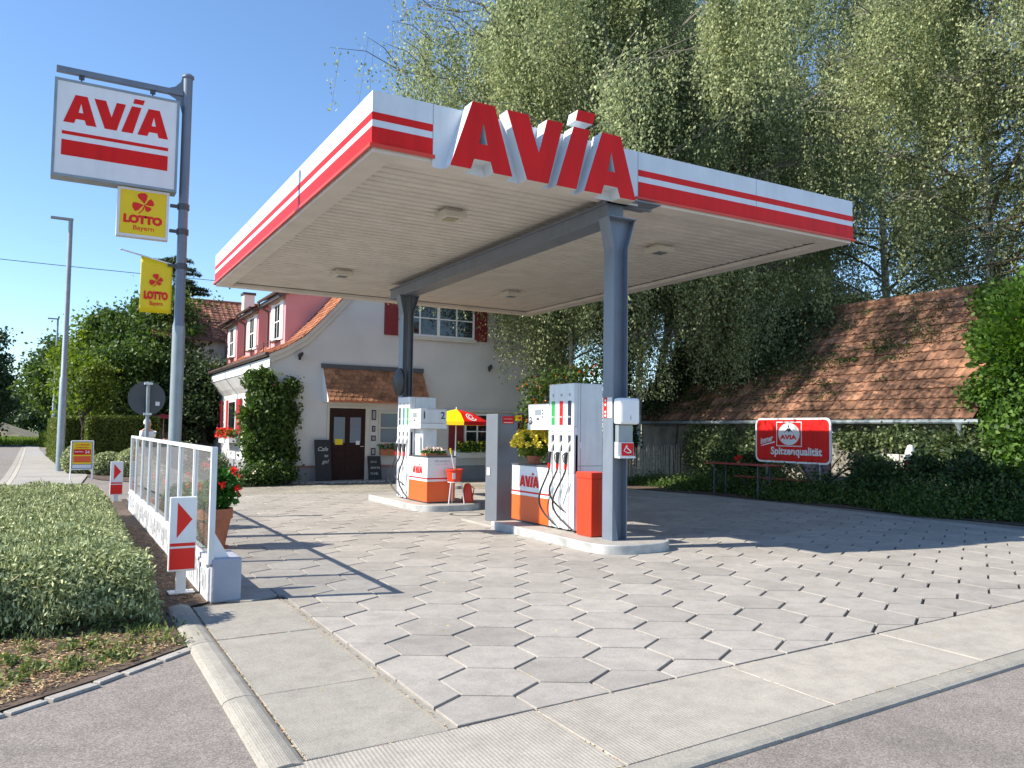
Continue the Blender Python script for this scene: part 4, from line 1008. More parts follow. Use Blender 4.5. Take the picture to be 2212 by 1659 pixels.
# camera spotlights on the wall
for x, z in ((6.18, 3.72), (12.5, 3.68)):
    t = thing('wall_spotlight', (x, HY-.1, z), 'small black spotlight on the gable wall '+('left of the tiled porch roof' if x < 8 else 'below the upstairs window'), 'spotlight', 'small black spotlights on the gable wall')
    MB().box(x-.03, x+.03, HY-.06, HY-.002, z-.04, z+.04).build('bracket', 'black', t); MB().tube([(x+.04,HY-.08,z+.06),(x-.06,HY-.24,z-.02)], [.05,.065], 10).build('lamp', 'black', t, True); MB().tube([(x-.03,HY-.1,z-.04),(x-.04,HY-.14,z-.12)], .04, 8).build('sensor', 'black', t, True)
# framed pictures
for k, (z0, z1, x0, x1) in enumerate(((1.86, 2.17, 8.44, 8.58), (1.50, 1.68, 8.46, 8.56), (1.22, 1.38, 8.44, 8.58), (.78, 1.0, 8.44, 8.58))):
    t = thing('wall_picture', ((x0+x1)/2, HY, z0), ('topmost', 'second', 'third', 'lowest')[k]+' small dark framed picture on the wall right of the door', 'picture', 'framed pictures beside the house door')
    MB().box(x0, x1, HY-.02, HY-.002, z0, z1).build('frame', 'door', t); MB().box(x0+.025, x1-.025, HY-.024, HY-.0205, z0+.03, z1-.03).build('print', 'grey', t)
# chalkboards
t = thing('chalkboard', (6.98, 23.1, 0), 'tall black chalkboard with Cafe to go writing leaning left of the door', 'chalkboard', 'chalkboards beside the house door')
def lean(x0, x1, y, h, tl):
    return MB().raw([(x0,y,0),(x1,y,0),(x1-.01,y+tl,h),(x0-.03,y+tl,h),(x0,y+.02,0),(x1,y+.02,0),(x1-.01,y+tl+.02,h),(x0-.03,y+tl+.02,h)], [(0,1,2,3),(7,6,5,4),(0,4,5,1),(1,5,6,2),(2,6,7,3),(3,7,4,0)])
lean(6.66, 7.12, 23.12, 1.25, .22).build('board', 'slate', t)
m = MB(); U = Vector((0, .22, 1.25)).normalized()
for s_, z_, x_, h_ in (('Cafe', .17, 6.73, .92), ('to', .13, 6.92, .74), ('go!', .15, 6.84, .56)): m = MB(); text(m, s_, z_, (x_, 23.112+.176*h_, h_), X_, U, .002, shear=.3); m.build('chalk_writing', 'chalk', t)
t = thing('chalkboard', (8.5, 23.2, 0), 'small black chalkboard leaning below the pictures right of the door', 'chalkboard', 'chalkboards beside the house door')
lean(8.30, 8.70, 23.2, .76, .12).build('board', 'slate', t); m = MB(); U = Vector((0, .12, .76)).normalized()
for n_, z_, h_ in ((4, .08, .56), (6, .09, .38), (5, .11, .2)): scribble(MB(), n_, z_, (8.36, 23.19+.158*h_, h_), X_, U, .05*n_, n_, .13).build('chalk_writing', 'chalk', t)
def windowbox(x0, x1, y, z, label, fl, mat, grp=None, seed=1, horizontal=True, slat=True, n=500, fh=.16):
    t = thing('window_box', ((x0+x1)/2, y, z), label, 'window box', 'flower boxes under the house windows')
    if slat:
        m = MB(); k = x0
        while k < x1: m.box(k, k+.045, y-.14, y-.125, z-.24, z); k += .065
        m.box(x0, x1, y-.124, y, z-.2, z-.01); m.build('box', mat, t)
    else: MB().box(x0, x1, y-.18, y, z-.2, z).build('box', mat, t, bevel=.01)
    rng = np.random.default_rng(seed); P = np.stack([rng.uniform(x0-.05, x1+.05, n), rng.uniform(y-.3, y, n), z+rng.uniform(-.04, fh, n)], 1)
    foliage('leaves', P, .075, 'geranium', t, 0, .9, seed); m = n//3
    P = np.stack([rng.uniform(x0-.05, x1+.05, m), rng.uniform(y-.32, y-.05, m), z+rng.uniform(.0, fh+.06, m)], 1); foliage('blossoms', P, .055, fl, t, 0, .9, seed)
    return t
windowbox(8.68, 9.5, HY-.06, .98, 'terracotta flower box with red blooms under the small window by the door', 'redflower', 'terracotta', slat=False, n=120, seed=2)
windowbox(11.3, 13.4, HY-.1, .92, 'white slatted flower box of yellow flowers under the large ground floor window', 'yellowflower', 'shutwhite', n=1500, seed=3, fh=.25)
# box on the left wall (turned to face the street)
t = thing('window_box', (5.45, 30.6, 1.2), 'white slatted flower box with red geraniums on the left wall', 'window box', 'flower boxes under the house windows')
m = MB(); k = 29.6
while k < 31.6: m.box(5.34, 5.355, k, k+.05, 1.0, 1.25); k += .07
m.box(5.356, 5.6, 29.6, 31.6, 1.03, 1.22); m.build('box', 'shutwhite', t)
rng = np.random.default_rng(8); P = np.stack([rng.uniform(5.25, 5.6, 800), rng.uniform(29.5, 31.7, 800), rng.uniform(1.2, 1.5, 800)], 1); foliage('leaves', P, .08, 'geranium', t, 0, .9, 1)
P = np.stack([rng.uniform(5.2, 5.5, 420), rng.uniform(29.5, 31.7, 420), rng.uniform(1.2, 1.55, 420)], 1); foliage('blossoms', P, .08, 'redflower', t, 0, .9, 1)
# brown-roofed wing behind
wing = thing('rear_house_wing', (6, 41, 0), 'rear building with a brown tiled roof and white wall behind the cafe house', 'house')
MB().box(3.4, 9.5, 36.4, 43, 0, 5.45).build('wall', 'stucco', wing)
tr = tile_roof([(35.9, 5.35), (39.4, 7.45)], 3.3, 9.2, .28, .24, 0, 9, 'pan'); tr.v = [(y, a, z) for a, y, z in tr.v]; tr.f = [f[::-1] for f in tr.f]
o = tr.build('roof', 'darktile', wing)
MB().prism([[(35.95, 5.30), (42.9, 5.30), (39.4, 7.40)]], (3.35, 0, 0), Y_, Z_, -5.8).build('roof_core', 'battens', o)
tube = MB().tube([(3.2,39.42,7.47),(9.2,39.42,7.47)], .09, 8).build('ridge', 'darktile', o, True)
MB().tube([(3.3,35.85,5.3),(9.2,35.85,5.3)], .06, 8).build('gutter', 'brown', wing, True)
# bollard
t = thing('bollard', (5.6, 23.0, 0), 'short grey metal post with a red band at the house corner', 'bollard')
MB().tube([(5.6,23.0,0),(5.6,23.0,.72)], .05, 12).build('post', 'galv', t, True); MB().lathe([(.051,0),(.0535,0),(.0535,.12),(.051,.12)], (5.6,23.0,.52), 12).build('red_band', 'plinthledge', t, True)
# stones along the plinth
m = MB(); rr = random.Random(12)
for k in range(220):
    x = rr.uniform(5.9, 9.6); y = rr.uniform(22.75, 23.3) if not 6.9 < x < 8.6 else rr.uniform(22.6, 22.95); s = rr.uniform(.025, .07)
    m.raw([(x-s,y,0),(x,y-s,0),(x+s,y,0),(x,y+s,0),(x+s*.2,y,s*.9)], [(0,1,4),(1,2,4),(2,3,4),(3,0,4)])
tag(m.build('pebbles', 'kerb'), 'grey pebbles scattered along the foot of the gable wall', 'pebbles', kind='stuff')
# convex mirror on rear column (edge-on)
t = thing('traffic_mirror', (6.50, 16.3, 2.62), 'dark round mirror fixed edge-on to the rear canopy column', 'mirror')
MB().lathe([(0,-.12),(.15,-.11),(.30,-.04),(.31,0),(0,.0)], (6.50,16.35,2.62), 28, 'x').build('shell', 'black', t, True); MB().tube([(6.5,16.35,2.62),(6.6,16.5,2.62)], .02, 6).build('bracket', 'darksteel', t)

# parasol
t = thing('parasol', (9.55, 19.7, 0), 'yellow and red sectioned parasol with white swirl emblem behind the far pump', 'parasol')
c = (9.50, 19.7, 0); n = 8; R = .92; ca = MB(); cb = MB(); fr_ = MB()
ring_ = [(c[0]+R*math.cos(math.radians(32+45*k)), c[1]+R*math.sin(math.radians(32+45*k)), 1.82) for k in range(n)]
mid_ = [(c[0]+R*.55*math.cos(math.radians(32+45*k)), c[1]+R*.55*math.sin(math.radians(32+45*k)), 2.04) for k in range(n)]
apx = (c[0], c[1], 2.16)
for k in range(n):
    j = (k+1) % n; tgt = ca if k in (3, 4, 7, 0) else cb
    tgt.quad(ring_[k], ring_[j], mid_[j], mid_[k]); tgt.raw([mid_[k], mid_[j], apx], [(0, 1, 2)])
    dn2 = [(p[0], p[1], p[2]-.10) for p in (ring_[k], ring_[j])]; tgt.quad(dn2[0], dn2[1], ring_[j], ring_[k])
ca.build('yellow_section', 'yellow', t); cb.build('red_section', 'red', t)
MB().tube([(9.50,19.75,0),(c[0],c[1],2.2)], .018, 8).build('pole', 'shutwhite', t, True); MB().lathe([(0,0),(.02,.02),(0,.05)], (c[0],c[1],2.17), 8).build('finial', 'alu', t, True)
MB().lathe([(0,0),(.25,0),(.22,.08),(.04,.12),(0,.12)], (9.50,19.75,0), 20).build('foot', 'kerb', t, True)
# white swirl on the red section facing the camera
def sect_pt(k, u, v):
    a, b = Vector(ring_[k]), Vector(ring_[(k+1) % n]); m0, m1 = Vector(mid_[k]), Vector(mid_[(k+1) % n])
    lo = a.lerp(b, u); hi = m0.lerp(m1, u); nrm_ = (b-a).cross(m0-a).normalized(); return lo.lerp(hi, v)+nrm_*.006
kk = 5; sw = MB()
for r0_, r1_, a0_, a1_ in ((.30, .40, 20, 330), (.14, .22, 60, 380)):
    N = 20
    for q in range(N):
        P4 = []
        for rad, ang in ((r0_, q), (r1_, q), (r1_, q+1), (r0_, q+1)):
            an = math.radians(a0_+(a1_-a0_)*ang/N); P4.append(sect_pt(kk, .5+rad*.62*math.cos(an), .5+rad*math.sin(an)*1.1))
        sw.quad(*P4)
sw.build('white_swirl', 'paper', t)
# ================================================================== BARN
BX0, BY0, BY1 = 18.0, 10.45, 22.8
barn = thing('barn', (21.2, 16.6, 0), 'low barn with a big mossy clay tile roof behind the red sign', 'barn')
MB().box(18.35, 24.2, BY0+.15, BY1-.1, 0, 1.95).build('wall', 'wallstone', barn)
MB().prism([[(18.1, 1.93), (24.3, 1.93), (21.2, 5.38)]], (0, BY0+.1, 0), X_, Z_, BY1-BY0-.2).build('roof_core', 'battens', barn)
o = tile_roof([(BX0-.05, 1.98), (21.2, 5.52)], BY0, BY1, .345, .25, 0, 77, 'pan', .034).build('roof', 'oldtile', barn)
tr = tile_roof([(24.4, 1.98), (21.2, 5.52)], BY0, BY1, .335, .47, 0, 78, 'flat', .02).build('rear_roof_slope', 'oldtile', barn)
MB().tube([(21.2,BY0,5.55),(21.2,BY1,5.55)], .11, 8).build('ridge_tiles', 'oldtile', o, True)
MB().tube([(BX0-.1,BY0-.15,1.93),(BX0-.1,BY1,1.93)], .06, 10).build('gutter', 'galv', barn, True)
MB().lathe([(0,0),(.04,0),(.05,.16),(.1,.28),(0,.28)], (BX0-.1,10.75,1.6), 12).tube([(BX0-.1,10.75,1.62),(BX0+.2,10.75,1.4),(BX0+.28,10.75,.1)], .04, 8).build('downpipe', 'galv', barn, True)
MB().box(18.30, 18.349, 14.6, 15.5, .05, 1.7).box(18.30, 18.349, 11.8, 12.9, .9, 1.5).build('opening_shade', 'navy', barn)  # flat black boxes on the wall stand for the shade inside openings
m = MB(); rr = random.Random(2)      # stacked light blocks seen under the eave
for j in range(4):
    for i in range(5):
        y = 12.9-.34*i+.15*(j % 2); m.box(17.55, 17.85, y, y+.31, .35+.2*j, .54+.2*j) if rr.random() < .8 else None
tag(m.build('stacked_blocks', 'trim', bevel=.008), 'stack of pale blocks under the barn eave right of the red sign', 'block stack')

rng = np.random.default_rng(91); P = []
for k in range(420):
    u = rng.random()**1.2; y = BY1-.2-9.5*u; v = rng.beta(2, 2.2); x = BX0+.1+3.0*v; z = 2.1+3.38*v
    if rng.random() < 1-.75*u: P.append(np.array([x, y, z])+rng.normal(size=(55, 3))*np.array([.13, .17, .04])+np.array([-.03, 0, .05]))
P = np.concatenate(P); mo = link('moss', quads_mesh('moss', P-np.array(ORG[barn]), *leaf_axes(rng, len(P), .06, 0, .7), ['leafdk', 'leafy'], (rng.random(len(P)) < .22).astype(int)), barn); tag(mo, kind='stuff')
rng = np.random.default_rng(92); P = []  # dark creeper leaves, spread thickly to stand for deep roof shade too
for k in range(520):
    y = rng.uniform(16.2, BY1); v = rng.beta(1.6, 1.6)
    if rng.random() > min(1, (y-15.6)/4)*(1.15-.35*v) or (v < .36 and y < 21): continue
    c0 = np.array([BX0+.05+3.05*v, y, 2.1+3.4*v])+np.array([-.2, 0, .2])*rng.random(); P.append(c0+rng.normal(size=(150, 3))*np.array([.22, .27, .14]))
P = np.concatenate(P); t = thing('creeper_and_shade', (18.4, 20, 1.9), 'tangle of dark creeper that also stands for deep shade on the left part of the barn roof', 'climbing plant')
foliage('leaves', P, .085, ['leafdk', 'ivy'], t, .2, .7, 7, (rng.random(len(P)) < .35).astype(int)); MB().tube([(18.0,20.6,0),(17.95,20.3,1.9),(18.9,19.6,3.1),(20.0,18.6,4.3)], [.04,.035,.02,.008], 6).build('stem', 'darkbark', t, True)
# picket fence
t = thing('picket_fence', (16.0, 20.2, 0), 'weathered chestnut picket fence beside the canopy column', 'fence')
rr = random.Random(44); y_ = lambda x: 20.2+(x-14.2)*.02
pk = 0; x = 14.2
while x < 18.6:
    h = 1.12+rr.uniform(-.08, .1); r0 = rr.uniform(.017, .026); dx = rr.uniform(-.03, .03)
    MB().tube([(x,y_(x),-.02),(x+dx*.5,y_(x)+rr.uniform(-.02,.02),h*.5),(x+dx,y_(x),h)], [r0, r0, r0*.5], 6).build('picket', 'wood', t); pk += 1
    x += rr.uniform(.055, .085)
for z in (.3, .85): MB().tube([(14.1,20.23,z),(18.6,20.31,z)], .006, 5).build('wire', 'darksteel', t)
for x in (14.15, 16.3, 18.6): MB().tube([(x,20.27,0),(x,20.27,1.15)], .045, 8).build('fence_post', 'wood', t)

# red enamel advertising sign on posts (faces the street)
SX = 16.45
t = thing('red_road_sign', (SX, 14.3, 0), 'wide red rounded sign with white border reading immer Spitzenqualität below the barn eave', 'sign')
def rrect(w, h, r, n=6):
    P = []
    for cx, cy, a in ((w-r, r, -90), (w-r, h-r, 0), (r, h-r, 90), (r, r, 180)):
        for k in range(n+1): an = math.radians(a+90*k/n); P.append((cx+r*math.cos(an), cy+r*math.sin(an)))
    return P
W_, H_ = 2.42, 1.16; so_ = lambda d: (SX-d, 15.5, .85)
MB().prism([rrect(W_, H_, .16)], so_(0), -Y_, Z_, .04).build('white_border', 'white', t)
MB().prism([[(x+.05, z+.045) for x, z in rrect(W_-.10, H_-.09, .13)]], so_(.002), -Y_, Z_, .0015).build('red_face', 'red', t)
def sp(px, py): return ((px-290)*.00222, H_-(py-340)*.00173)
m = MB(); (a, b), (c, d) = sp(615, 765), sp(985, 395); f = .022
for q in ((a, c, b, b+f), (a, c, d-f, d), (a, a+f, b+f, d-f), (c-f, c, b+f, d-f)): m.prism([[(q[0], q[2]), (q[1], q[2]), (q[1], q[3]), (q[0], q[3])]], so_(.005), -Y_, Z_, .001)
cx, cz = sp(800, 580); cir = [(cx+.345*math.cos(2*math.pi*k/36), cz+.285*math.sin(2*math.pi*k/36)) for k in range(36)]
m.prism([cir], so_(.005), -Y_, Z_, .001); m.build('emblem_disc', 'paper', t)
m = MB()
m.prism([[(cx-.16, cz+.03), (cx-.02, cz+.17), (cx+.0, cz+.13), (cx+.03, cz+.17), (cx+.14, cz+.03), (cx+.05, cz+.09), (cx+.01, cz+.04), (cx-.05, cz+.09)]], so_(.008), -Y_, Z_, .001)
m.prism([[(cx-.03, cz+.17), (cx-.0, cz+.27), (cx+.02, cz+.17)]], so_(.008), -Y_, Z_, .001); m.build('emblem_bird', 'navy', t)
m = MB(); p0 = sp(668, 655); text(m, 'AVIA', .15, Vector(so_(.0085))+(-Y_)*p0[0]+Z_*p0[1], -Y_, Z_, .008, width=.55); m.build('emblem_name', 'lottored', t)
m = MB(); p0 = sp(530, 885); text(m, 'Spitzenqualität', .27, Vector(so_(.0085))+(-Y_)*p0[0]+Z_*p0[1], -Y_, Z_, .009, width=1.63)
p0 = sp(375, 735); rv = Vector((0, -math.cos(.22), math.sin(.22))); uv = Vector((0, math.sin(.22), math.cos(.22)))
text(m, 'immer', .22, Vector(so_(.0085))+(-Y_)*p0[0]+Z_*p0[1], rv, uv, .007, shear=.35, width=.45)
pp = [sp(375, 770), sp(590, 712), sp(590, 690), sp(400, 748)]; m.prism([pp], so_(.0085), -Y_, Z_, .001); m.build('sign_lettering', 'paper', t)
for y in (13.45, 15.15): MB().tube([(SX+.05,y,-.02),(SX+.05,y,1.95)], .028, 8).build('post', 'galv', t, True)

# beer table and bench
def beer(name, x, y0, y1, z, w, label, cat):
    t = thing(name, (x, (y0+y1)/2, 0), label, cat)
    MB().box(x-w/2, x+w/2, y0, y1, z-.03, z).build('top' if w > .4 else 'seat', 'redwood', t, bevel=.005)
    for y in (y0+.35, y1-.35):
        for s in (-1, 1): MB().box(x+s*(w/2-.07)-.018, x+s*(w/2-.07)+.018, y-.018, y+.018, 0, z-.031).build('leg', 'darksteel', t)
        MB().tube([(x-w/2+.08,y,.12),(x+w/2-.08,y,z-.1)], .009, 5).tube([(x-w/2+.08,y,z-.1),(x+w/2-.08,y,.12)], .009, 5).build('brace', 'darksteel', t)
beer('beer_table', 15.25, 13.75, 15.95, .83, .55, 'red beer garden table in the shade in front of the red sign', 'table')
beer('beer_bench', 15.95, 13.5, 15.7, .47, .28, 'low red bench behind the red beer table', 'bench')
pot_plant('table_flower_cup', (15.3, 15.0, .83), .05, .07, 'tiny white cup of red flowers on the beer table', None, 'redflower', 'potted plant', .07, .09, 60, 5, 'geranium', 3)
t = thing('garden_figure', (17.2, 11.5, .6), 'small white and red ornament standing among the ivy under the barn eave', 'garden ornament')
MB().lathe([(0,.0),(.14,.0),(.15,.25),(.09,.38),(0,.38)], (17.2,11.5,.65), 14).build('red_base', 'litred', t, True); MB().lathe([(0,0),(.10,.0),(.12,.16),(.06,.34),(0,.36)], (17.2,11.5,1.03), 14).build('white_top', 'shutwhite', t, True)

# ================================================================== PLANTS
def core(par, pts_fn, mat='leafdk'): pass
def ellipsoid(mb, c, R, n=12, m=8):
    mb.lathe([(R[0]*math.sin(math.pi*k/m), -R[2]*math.cos(math.pi*k/m)) for k in range(m+1)], c, n, 'z', 1, R[1]/R[0]); return mb

# clipped low bush along the street
t = thing('clipped_bush', (-.2, 11.3, 0), 'wide clipped grey-green bush in the foreground planting bed', 'bush')
rng = np.random.default_rng(17)
def bush_h(x, y):
    e = np.minimum(1, np.clip((.80+.012*(y-7)-x)/.62, 0, 1)); f = np.clip((y-7.0+.07*np.sin(x*3.1))/.75, 0, 1); k = np.clip((16.1-y)/.6, 0, 1)
    prof = lambda s: np.sqrt(np.clip(1-(1-s)**2.4, 0, 1))
    return .60*prof(e)*prof(f)*prof(k)*(1+.05*np.sin(x*7+y*3)+.05*np.sin(y*5.3-x*2.2)+.03*np.sin(x*19+y*4)*np.sin(y*13))
n = 120000; x = rng.uniform(-2.2, .86, n); y = 7.0+9.2*rng.random(n)**1.35; h = bush_h(x, y); ok = h > .02
x, y, h = x[ok], y[ok], h[ok]; z = h-np.abs(rng.normal(size=len(h)))*.05-.01
P = np.stack([x, y, z], 1); P += rng.normal(size=P.shape)*.012
# side skin (front and fence side)
ns = 60000; sx = rng.uniform(-2.2, .72, ns); sz = rng.uniform(.03, .56, ns); inv = 1-(1-np.clip(sz/.6, 0, .98)**2)**(1/2.4); sy = 7.0-.07*np.sin(sx*3.1)+.75*inv+np.abs(rng.normal(size=ns))*.09-.03+.42*np.clip(1-sz/.36, 0, 1)**1.2+.05*np.sin(sx*11+sz*9)
ex = rng.random(ns) < .35; ys2 = rng.uniform(7.05, 16, ns); sx = np.where(ex, .80+.012*(ys2-7)-np.abs(rng.normal(size=ns))*.06-.62*inv, sx); sy = np.where(ex, ys2, sy)
P2 = np.stack([sx, sy, sz], 1); P2 += rng.normal(size=P2.shape)*.02
allP = np.concatenate([P, P2]); rng2 = np.random.default_rng(4); A, B = leaf_axes(rng2, len(allP), .044, 0, .36)
kk_ = rng2.random(len(P)) < .45; A[:len(P)][kk_] *= .55; A[:len(P), 2][kk_] = np.abs(A[:len(P), 2][kk_])+.018
link('leaves', quads_mesh('leaves', allP-np.array((-.2, 11.3, 0)), A, B, 'bush'), t)
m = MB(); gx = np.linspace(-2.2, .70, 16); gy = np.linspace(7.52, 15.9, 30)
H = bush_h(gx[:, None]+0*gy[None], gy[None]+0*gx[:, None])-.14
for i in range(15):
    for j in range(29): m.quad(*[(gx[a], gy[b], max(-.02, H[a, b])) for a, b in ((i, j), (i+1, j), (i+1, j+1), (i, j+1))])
m.build('dark_core', 'darkbark', t)  # solid dark sheet added inside the bush to block see-through
sp_ = MB(); rr = random.Random(8)
for k in range(260):
    x = rr.uniform(-1.6, .72); z = rr.uniform(.05, .4); y = 7.05+.75*(1-(1-(z/.6)**2)**(1/2.4))+.4*max(0, 1-z/.36); sp_.tube([(x,y+.15,z-.03),(x+rr.uniform(-.1,.1),y-.12,z+rr.uniform(-.02,.1))], [.004,.0015], 4, False)
sp_.build('twigs', 'wood', t)

# weeds, straw and leaf litter at the front of the bed
def scatter_in(poly, n, rng):
    xs = [p[0] for p in poly]; ys = [p[1] for p in poly]; out = []
    while len(out) < n:
        x, y = rng.uniform(min(xs), max(xs)), rng.uniform(min(ys), max(ys)); ins = False
        for i in range(len(poly)):
            (x1, y1), (x2, y2) = poly[i], poly[i-1]
            if (y1 > y) != (y2 > y) and x < (x2-x1)*(y-y1)/(y2-y1)+x1: ins = not ins
        if ins: out.append((x, y))
    return np.array(out)
bed = [(.86,6.4),(.8,7.25),(-1.9,7.25),(-1.9,4.7),(-.2,5.5),(.26,5.85)]
rng = np.random.default_rng(23)
xy = scatter_in(bed, 12000, rng); P = np.column_stack([xy, rng.uniform(-.008, .012, len(xy))]); A, B = leaf_axes(rng, len(P), .045, 0, .3); A[:, 2] *= .15; B[:, 2] *= .2
o = link('leaf_litter', quads_mesh('leaf_litter', P, A, B, ['deadleaf', 'straw', 'leafy'], (rng.random(len(P))*2.1).astype(int))); tag(o, 'brown leaf litter and straw at the front of the planting bed', 'leaf litter', kind='stuff')
cl = scatter_in(bed, 130, rng); P = []; A = []; B = []
for c in cl:
    m = rng.integers(15, 70); r = rng.uniform(.03, .11); q = rng.normal(size=(m, 2))*r; hgt = np.abs(rng.normal(size=m))*.025+.006
    P.append(np.column_stack([c[0]+q[:, 0], c[1]+q[:, 1], hgt])); a = rng.normal(size=(m, 3)); a[:, 2] = np.abs(a[:, 2])*1.6; a = unit(a)*rng.uniform(.012, .034); A.append(a); B.append(unit(np.cross(a, rng.normal(size=(m, 3))))*rng.uniform(.004, .014))
o = link('weeds', quads_mesh('weeds', np.concatenate(P), np.concatenate(A), np.concatenate(B), 'weed')); tag(o, 'low green weeds growing at the edge of the planting bed', 'weeds', kind='stuff')
# litter on the mulch beside the wall and dry moss in the joints
xy = scatter_in([(.8,7.3),(1.25,7.85),(1.25,14),(.95,14)], 2600, rng); P = np.column_stack([xy, rng.uniform(-.004, .012, len(xy))]); A, B = leaf_axes(rng, len(P), .04, 0, .35); A[:, 2] *= .2; B[:, 2] *= .2
o = link('bark_mulch', quads_mesh('bark_mulch', P, A, B, ['deadleaf', 'darkbark'], (rng.random(len(P))*2).astype(int))); tag(o, 'brown bark mulch between the bush and the low wall', 'mulch', kind='stuff')
J = []
for (a, b), (c, d), k in (((1.11,3.9),(1.11,7.6),360), ((1.9,3.95),(1.9,7.6),420), ((1.11,3.88),(14,yin(14)),600), ((1.11,4.955),(1.88,4.975),60), ((1.11,6.365),(1.88,6.385),60), ((2.45,yout(2.45)),(2.45,yin(2.45)),25), ((4.08,yout(4.08)),(4.08,yin(4.08)),25), ((1.,yout(1)),(8,yout(8)),220)):
    s = rng.random((k, 1)); J.append(np.column_stack([np.array([[a, b]])*(1-s)+np.array([[c, d]])*s+rng.normal(size=(k, 2))*.007, rng.uniform(-.012, .004, k)]))
J = np.concatenate(J); A, B = leaf_axes(rng, len(J), .022, 0, .5); A[:, 2] *= .3; B[:, 2] *= .3
o = link('joint_debris', quads_mesh('joint_debris', J, A, B, ['straw', 'deadleaf'], (rng.random(len(J))*2).astype(int))); tag(o, 'dry straw-coloured debris lying in the paving joints', 'debris', kind='stuff')
J = np.column_stack([rng.uniform(1.4, 9, 90), rng.uniform(3.2, 12, 90), np.full(90, .004)]); A, B = leaf_axes(rng, 90, .032, 0, .6); A[:, 2] *= .15; B[:, 2] *= .15
o = link('fallen_leaves', quads_mesh('fallen_leaves', J, A, B, ['straw', 'yellowflower'], (rng.random(90)*1.4).astype(int))); tag(o, 'few small yellow birch leaves lying on the paving', 'fallen leaves', kind='stuff')

def hedge(name, poly, h, label, mat, cat='hedge', dens=2600, size=.07, seed=1, group=None):
    """clipped box hedge: leaf skin over a dark core; poly is the ground outline"""
    rng = np.random.default_rng(seed); cx = sum(p[0] for p in poly)/len(poly); cy = sum(p[1] for p in poly)/len(poly)
    t = thing(name, (cx, cy, 0), label, cat, group); P = []
    for i in range(len(poly)):
        (a, b), (c, d) = poly[i], poly[(i+1) % len(poly)]; L = math.hypot(c-a, d-b); n = int(L*h*dens*min(1, 14/L)); s = rng.random(n)
        P.append(np.column_stack([a+(c-a)*s, b+(d-b)*s, rng.uniform(0, h, n)]))
    xs = [p[0] for p in poly]; ys = [p[1] for p in poly]; n = int(min(30000, 900*(max(xs)-min(xs))*(max(ys)-min(ys)))); q = scatter_in(poly, n, rng)
    P.append(np.column_stack([q, np.full(n, h)])); P = np.concatenate(P); P += rng.normal(size=P.shape)*.035
    foliage('leaves', P, size, mat, t, 0, .6, seed)
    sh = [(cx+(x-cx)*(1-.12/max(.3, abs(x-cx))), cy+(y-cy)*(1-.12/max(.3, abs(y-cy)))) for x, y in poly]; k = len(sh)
    MB().raw([(x, y, 0) for x, y in sh]+[(x, y, h-.08) for x, y in sh], [tuple(range(k, 2*k))]+[(i, (i+1) % k, k+(i+1) % k, k+i) for i in range(k)]).build('dark_core', 'leafdk', t)  # solid core added under the leaves, dark like the hedge's shaded inside
    return t
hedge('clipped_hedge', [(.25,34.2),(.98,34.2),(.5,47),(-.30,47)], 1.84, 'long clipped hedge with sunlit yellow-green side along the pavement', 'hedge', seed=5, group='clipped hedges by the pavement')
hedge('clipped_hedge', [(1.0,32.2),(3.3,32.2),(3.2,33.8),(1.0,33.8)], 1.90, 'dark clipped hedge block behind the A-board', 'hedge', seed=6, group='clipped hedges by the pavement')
def ball(name, c, R, label, mat, n=5000, size=.06, seed=1, cat='bush', group=None):
    rng = np.random.default_rng(seed); t = thing(name, (c[0], c[1], 0), label, cat, group)
    P = blob_points(rng, c, R, n, .88); P = P[P[:, 2] > -.0]; foliage('leaves', P, size, mat, t, 0, .6, seed)
    ellipsoid(MB(), c, [r*.86 for r in R]).build('dark_core', 'leafdk', t); return t  # added dark ellipsoid closes the gaps between the leaves
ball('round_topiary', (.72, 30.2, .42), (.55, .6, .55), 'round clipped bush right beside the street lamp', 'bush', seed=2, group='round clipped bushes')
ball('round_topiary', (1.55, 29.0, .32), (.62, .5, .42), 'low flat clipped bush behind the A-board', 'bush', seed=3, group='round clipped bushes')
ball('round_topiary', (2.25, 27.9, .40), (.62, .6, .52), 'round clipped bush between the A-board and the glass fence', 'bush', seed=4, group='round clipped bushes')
hedge('low_hedge', [(-.95,66),(.1,64),(1.5,74),(-.6,76)], 1.0, 'far low green hedge at the bend of the pavement', 'leafy', dens=250, size=.2, seed=9)

# trees on the left
tree('garden_tree', (3.5, 38.2, 0), (3.75, 38.6, 4.35), (2.6, 2.5, 3.1), 300, 210, .75, .17, 'leaf', 'large dense dark green tree left of the house', seed=11, trunk_r=.2, group='garden trees left of the house')
tree('garden_tree', (1.1, 40.5, 0), (1.35, 40.6, 3.7), (1.4, 1.7, 2.4), 150, 190, .62, .16, 'leafy', 'lighter yellow-green tree above the sunlit hedge', seed=12, trunk_r=.13, group='garden trees left of the house')
tree('garden_tree', (5.3, 34.4, 0), (5.1, 34.8, 2.6), (1.35, 1.5, 2.1), 120, 200, .5, .13, 'leafdk', 'small dark tree hiding the far corner of the house', seed=13, trunk_r=.1, group='garden trees left of the house')
tree('garden_tree', (2.9, 35.2, 0), (2.8, 35.4, 3.2), (1.8, 1.1, 1.7), 130, 190, .55, .14, 'leaf', 'dark bushy tree behind the clipped hedge block', seed=14, trunk_r=.12, group='garden trees left of the house')
tree('young_tree', (.78, 33.4, 0), (.9, 33.5, 3.1), (.75, .8, 1.2), 34, 150, .4, .13, 'leafy', 'slender young tree rising between lamp and hedge', seed=15, trunk_r=.055)
tree('roadside_tree', (.5, 64, 0), (.1, 64, 4.6), (1.8, 2.5, 2.6), 130, 130, .9, .26, 'leaf', 'hazy blue-green tree beyond the yellow-green one', seed=16, trunk_r=.2, group='trees along the road')
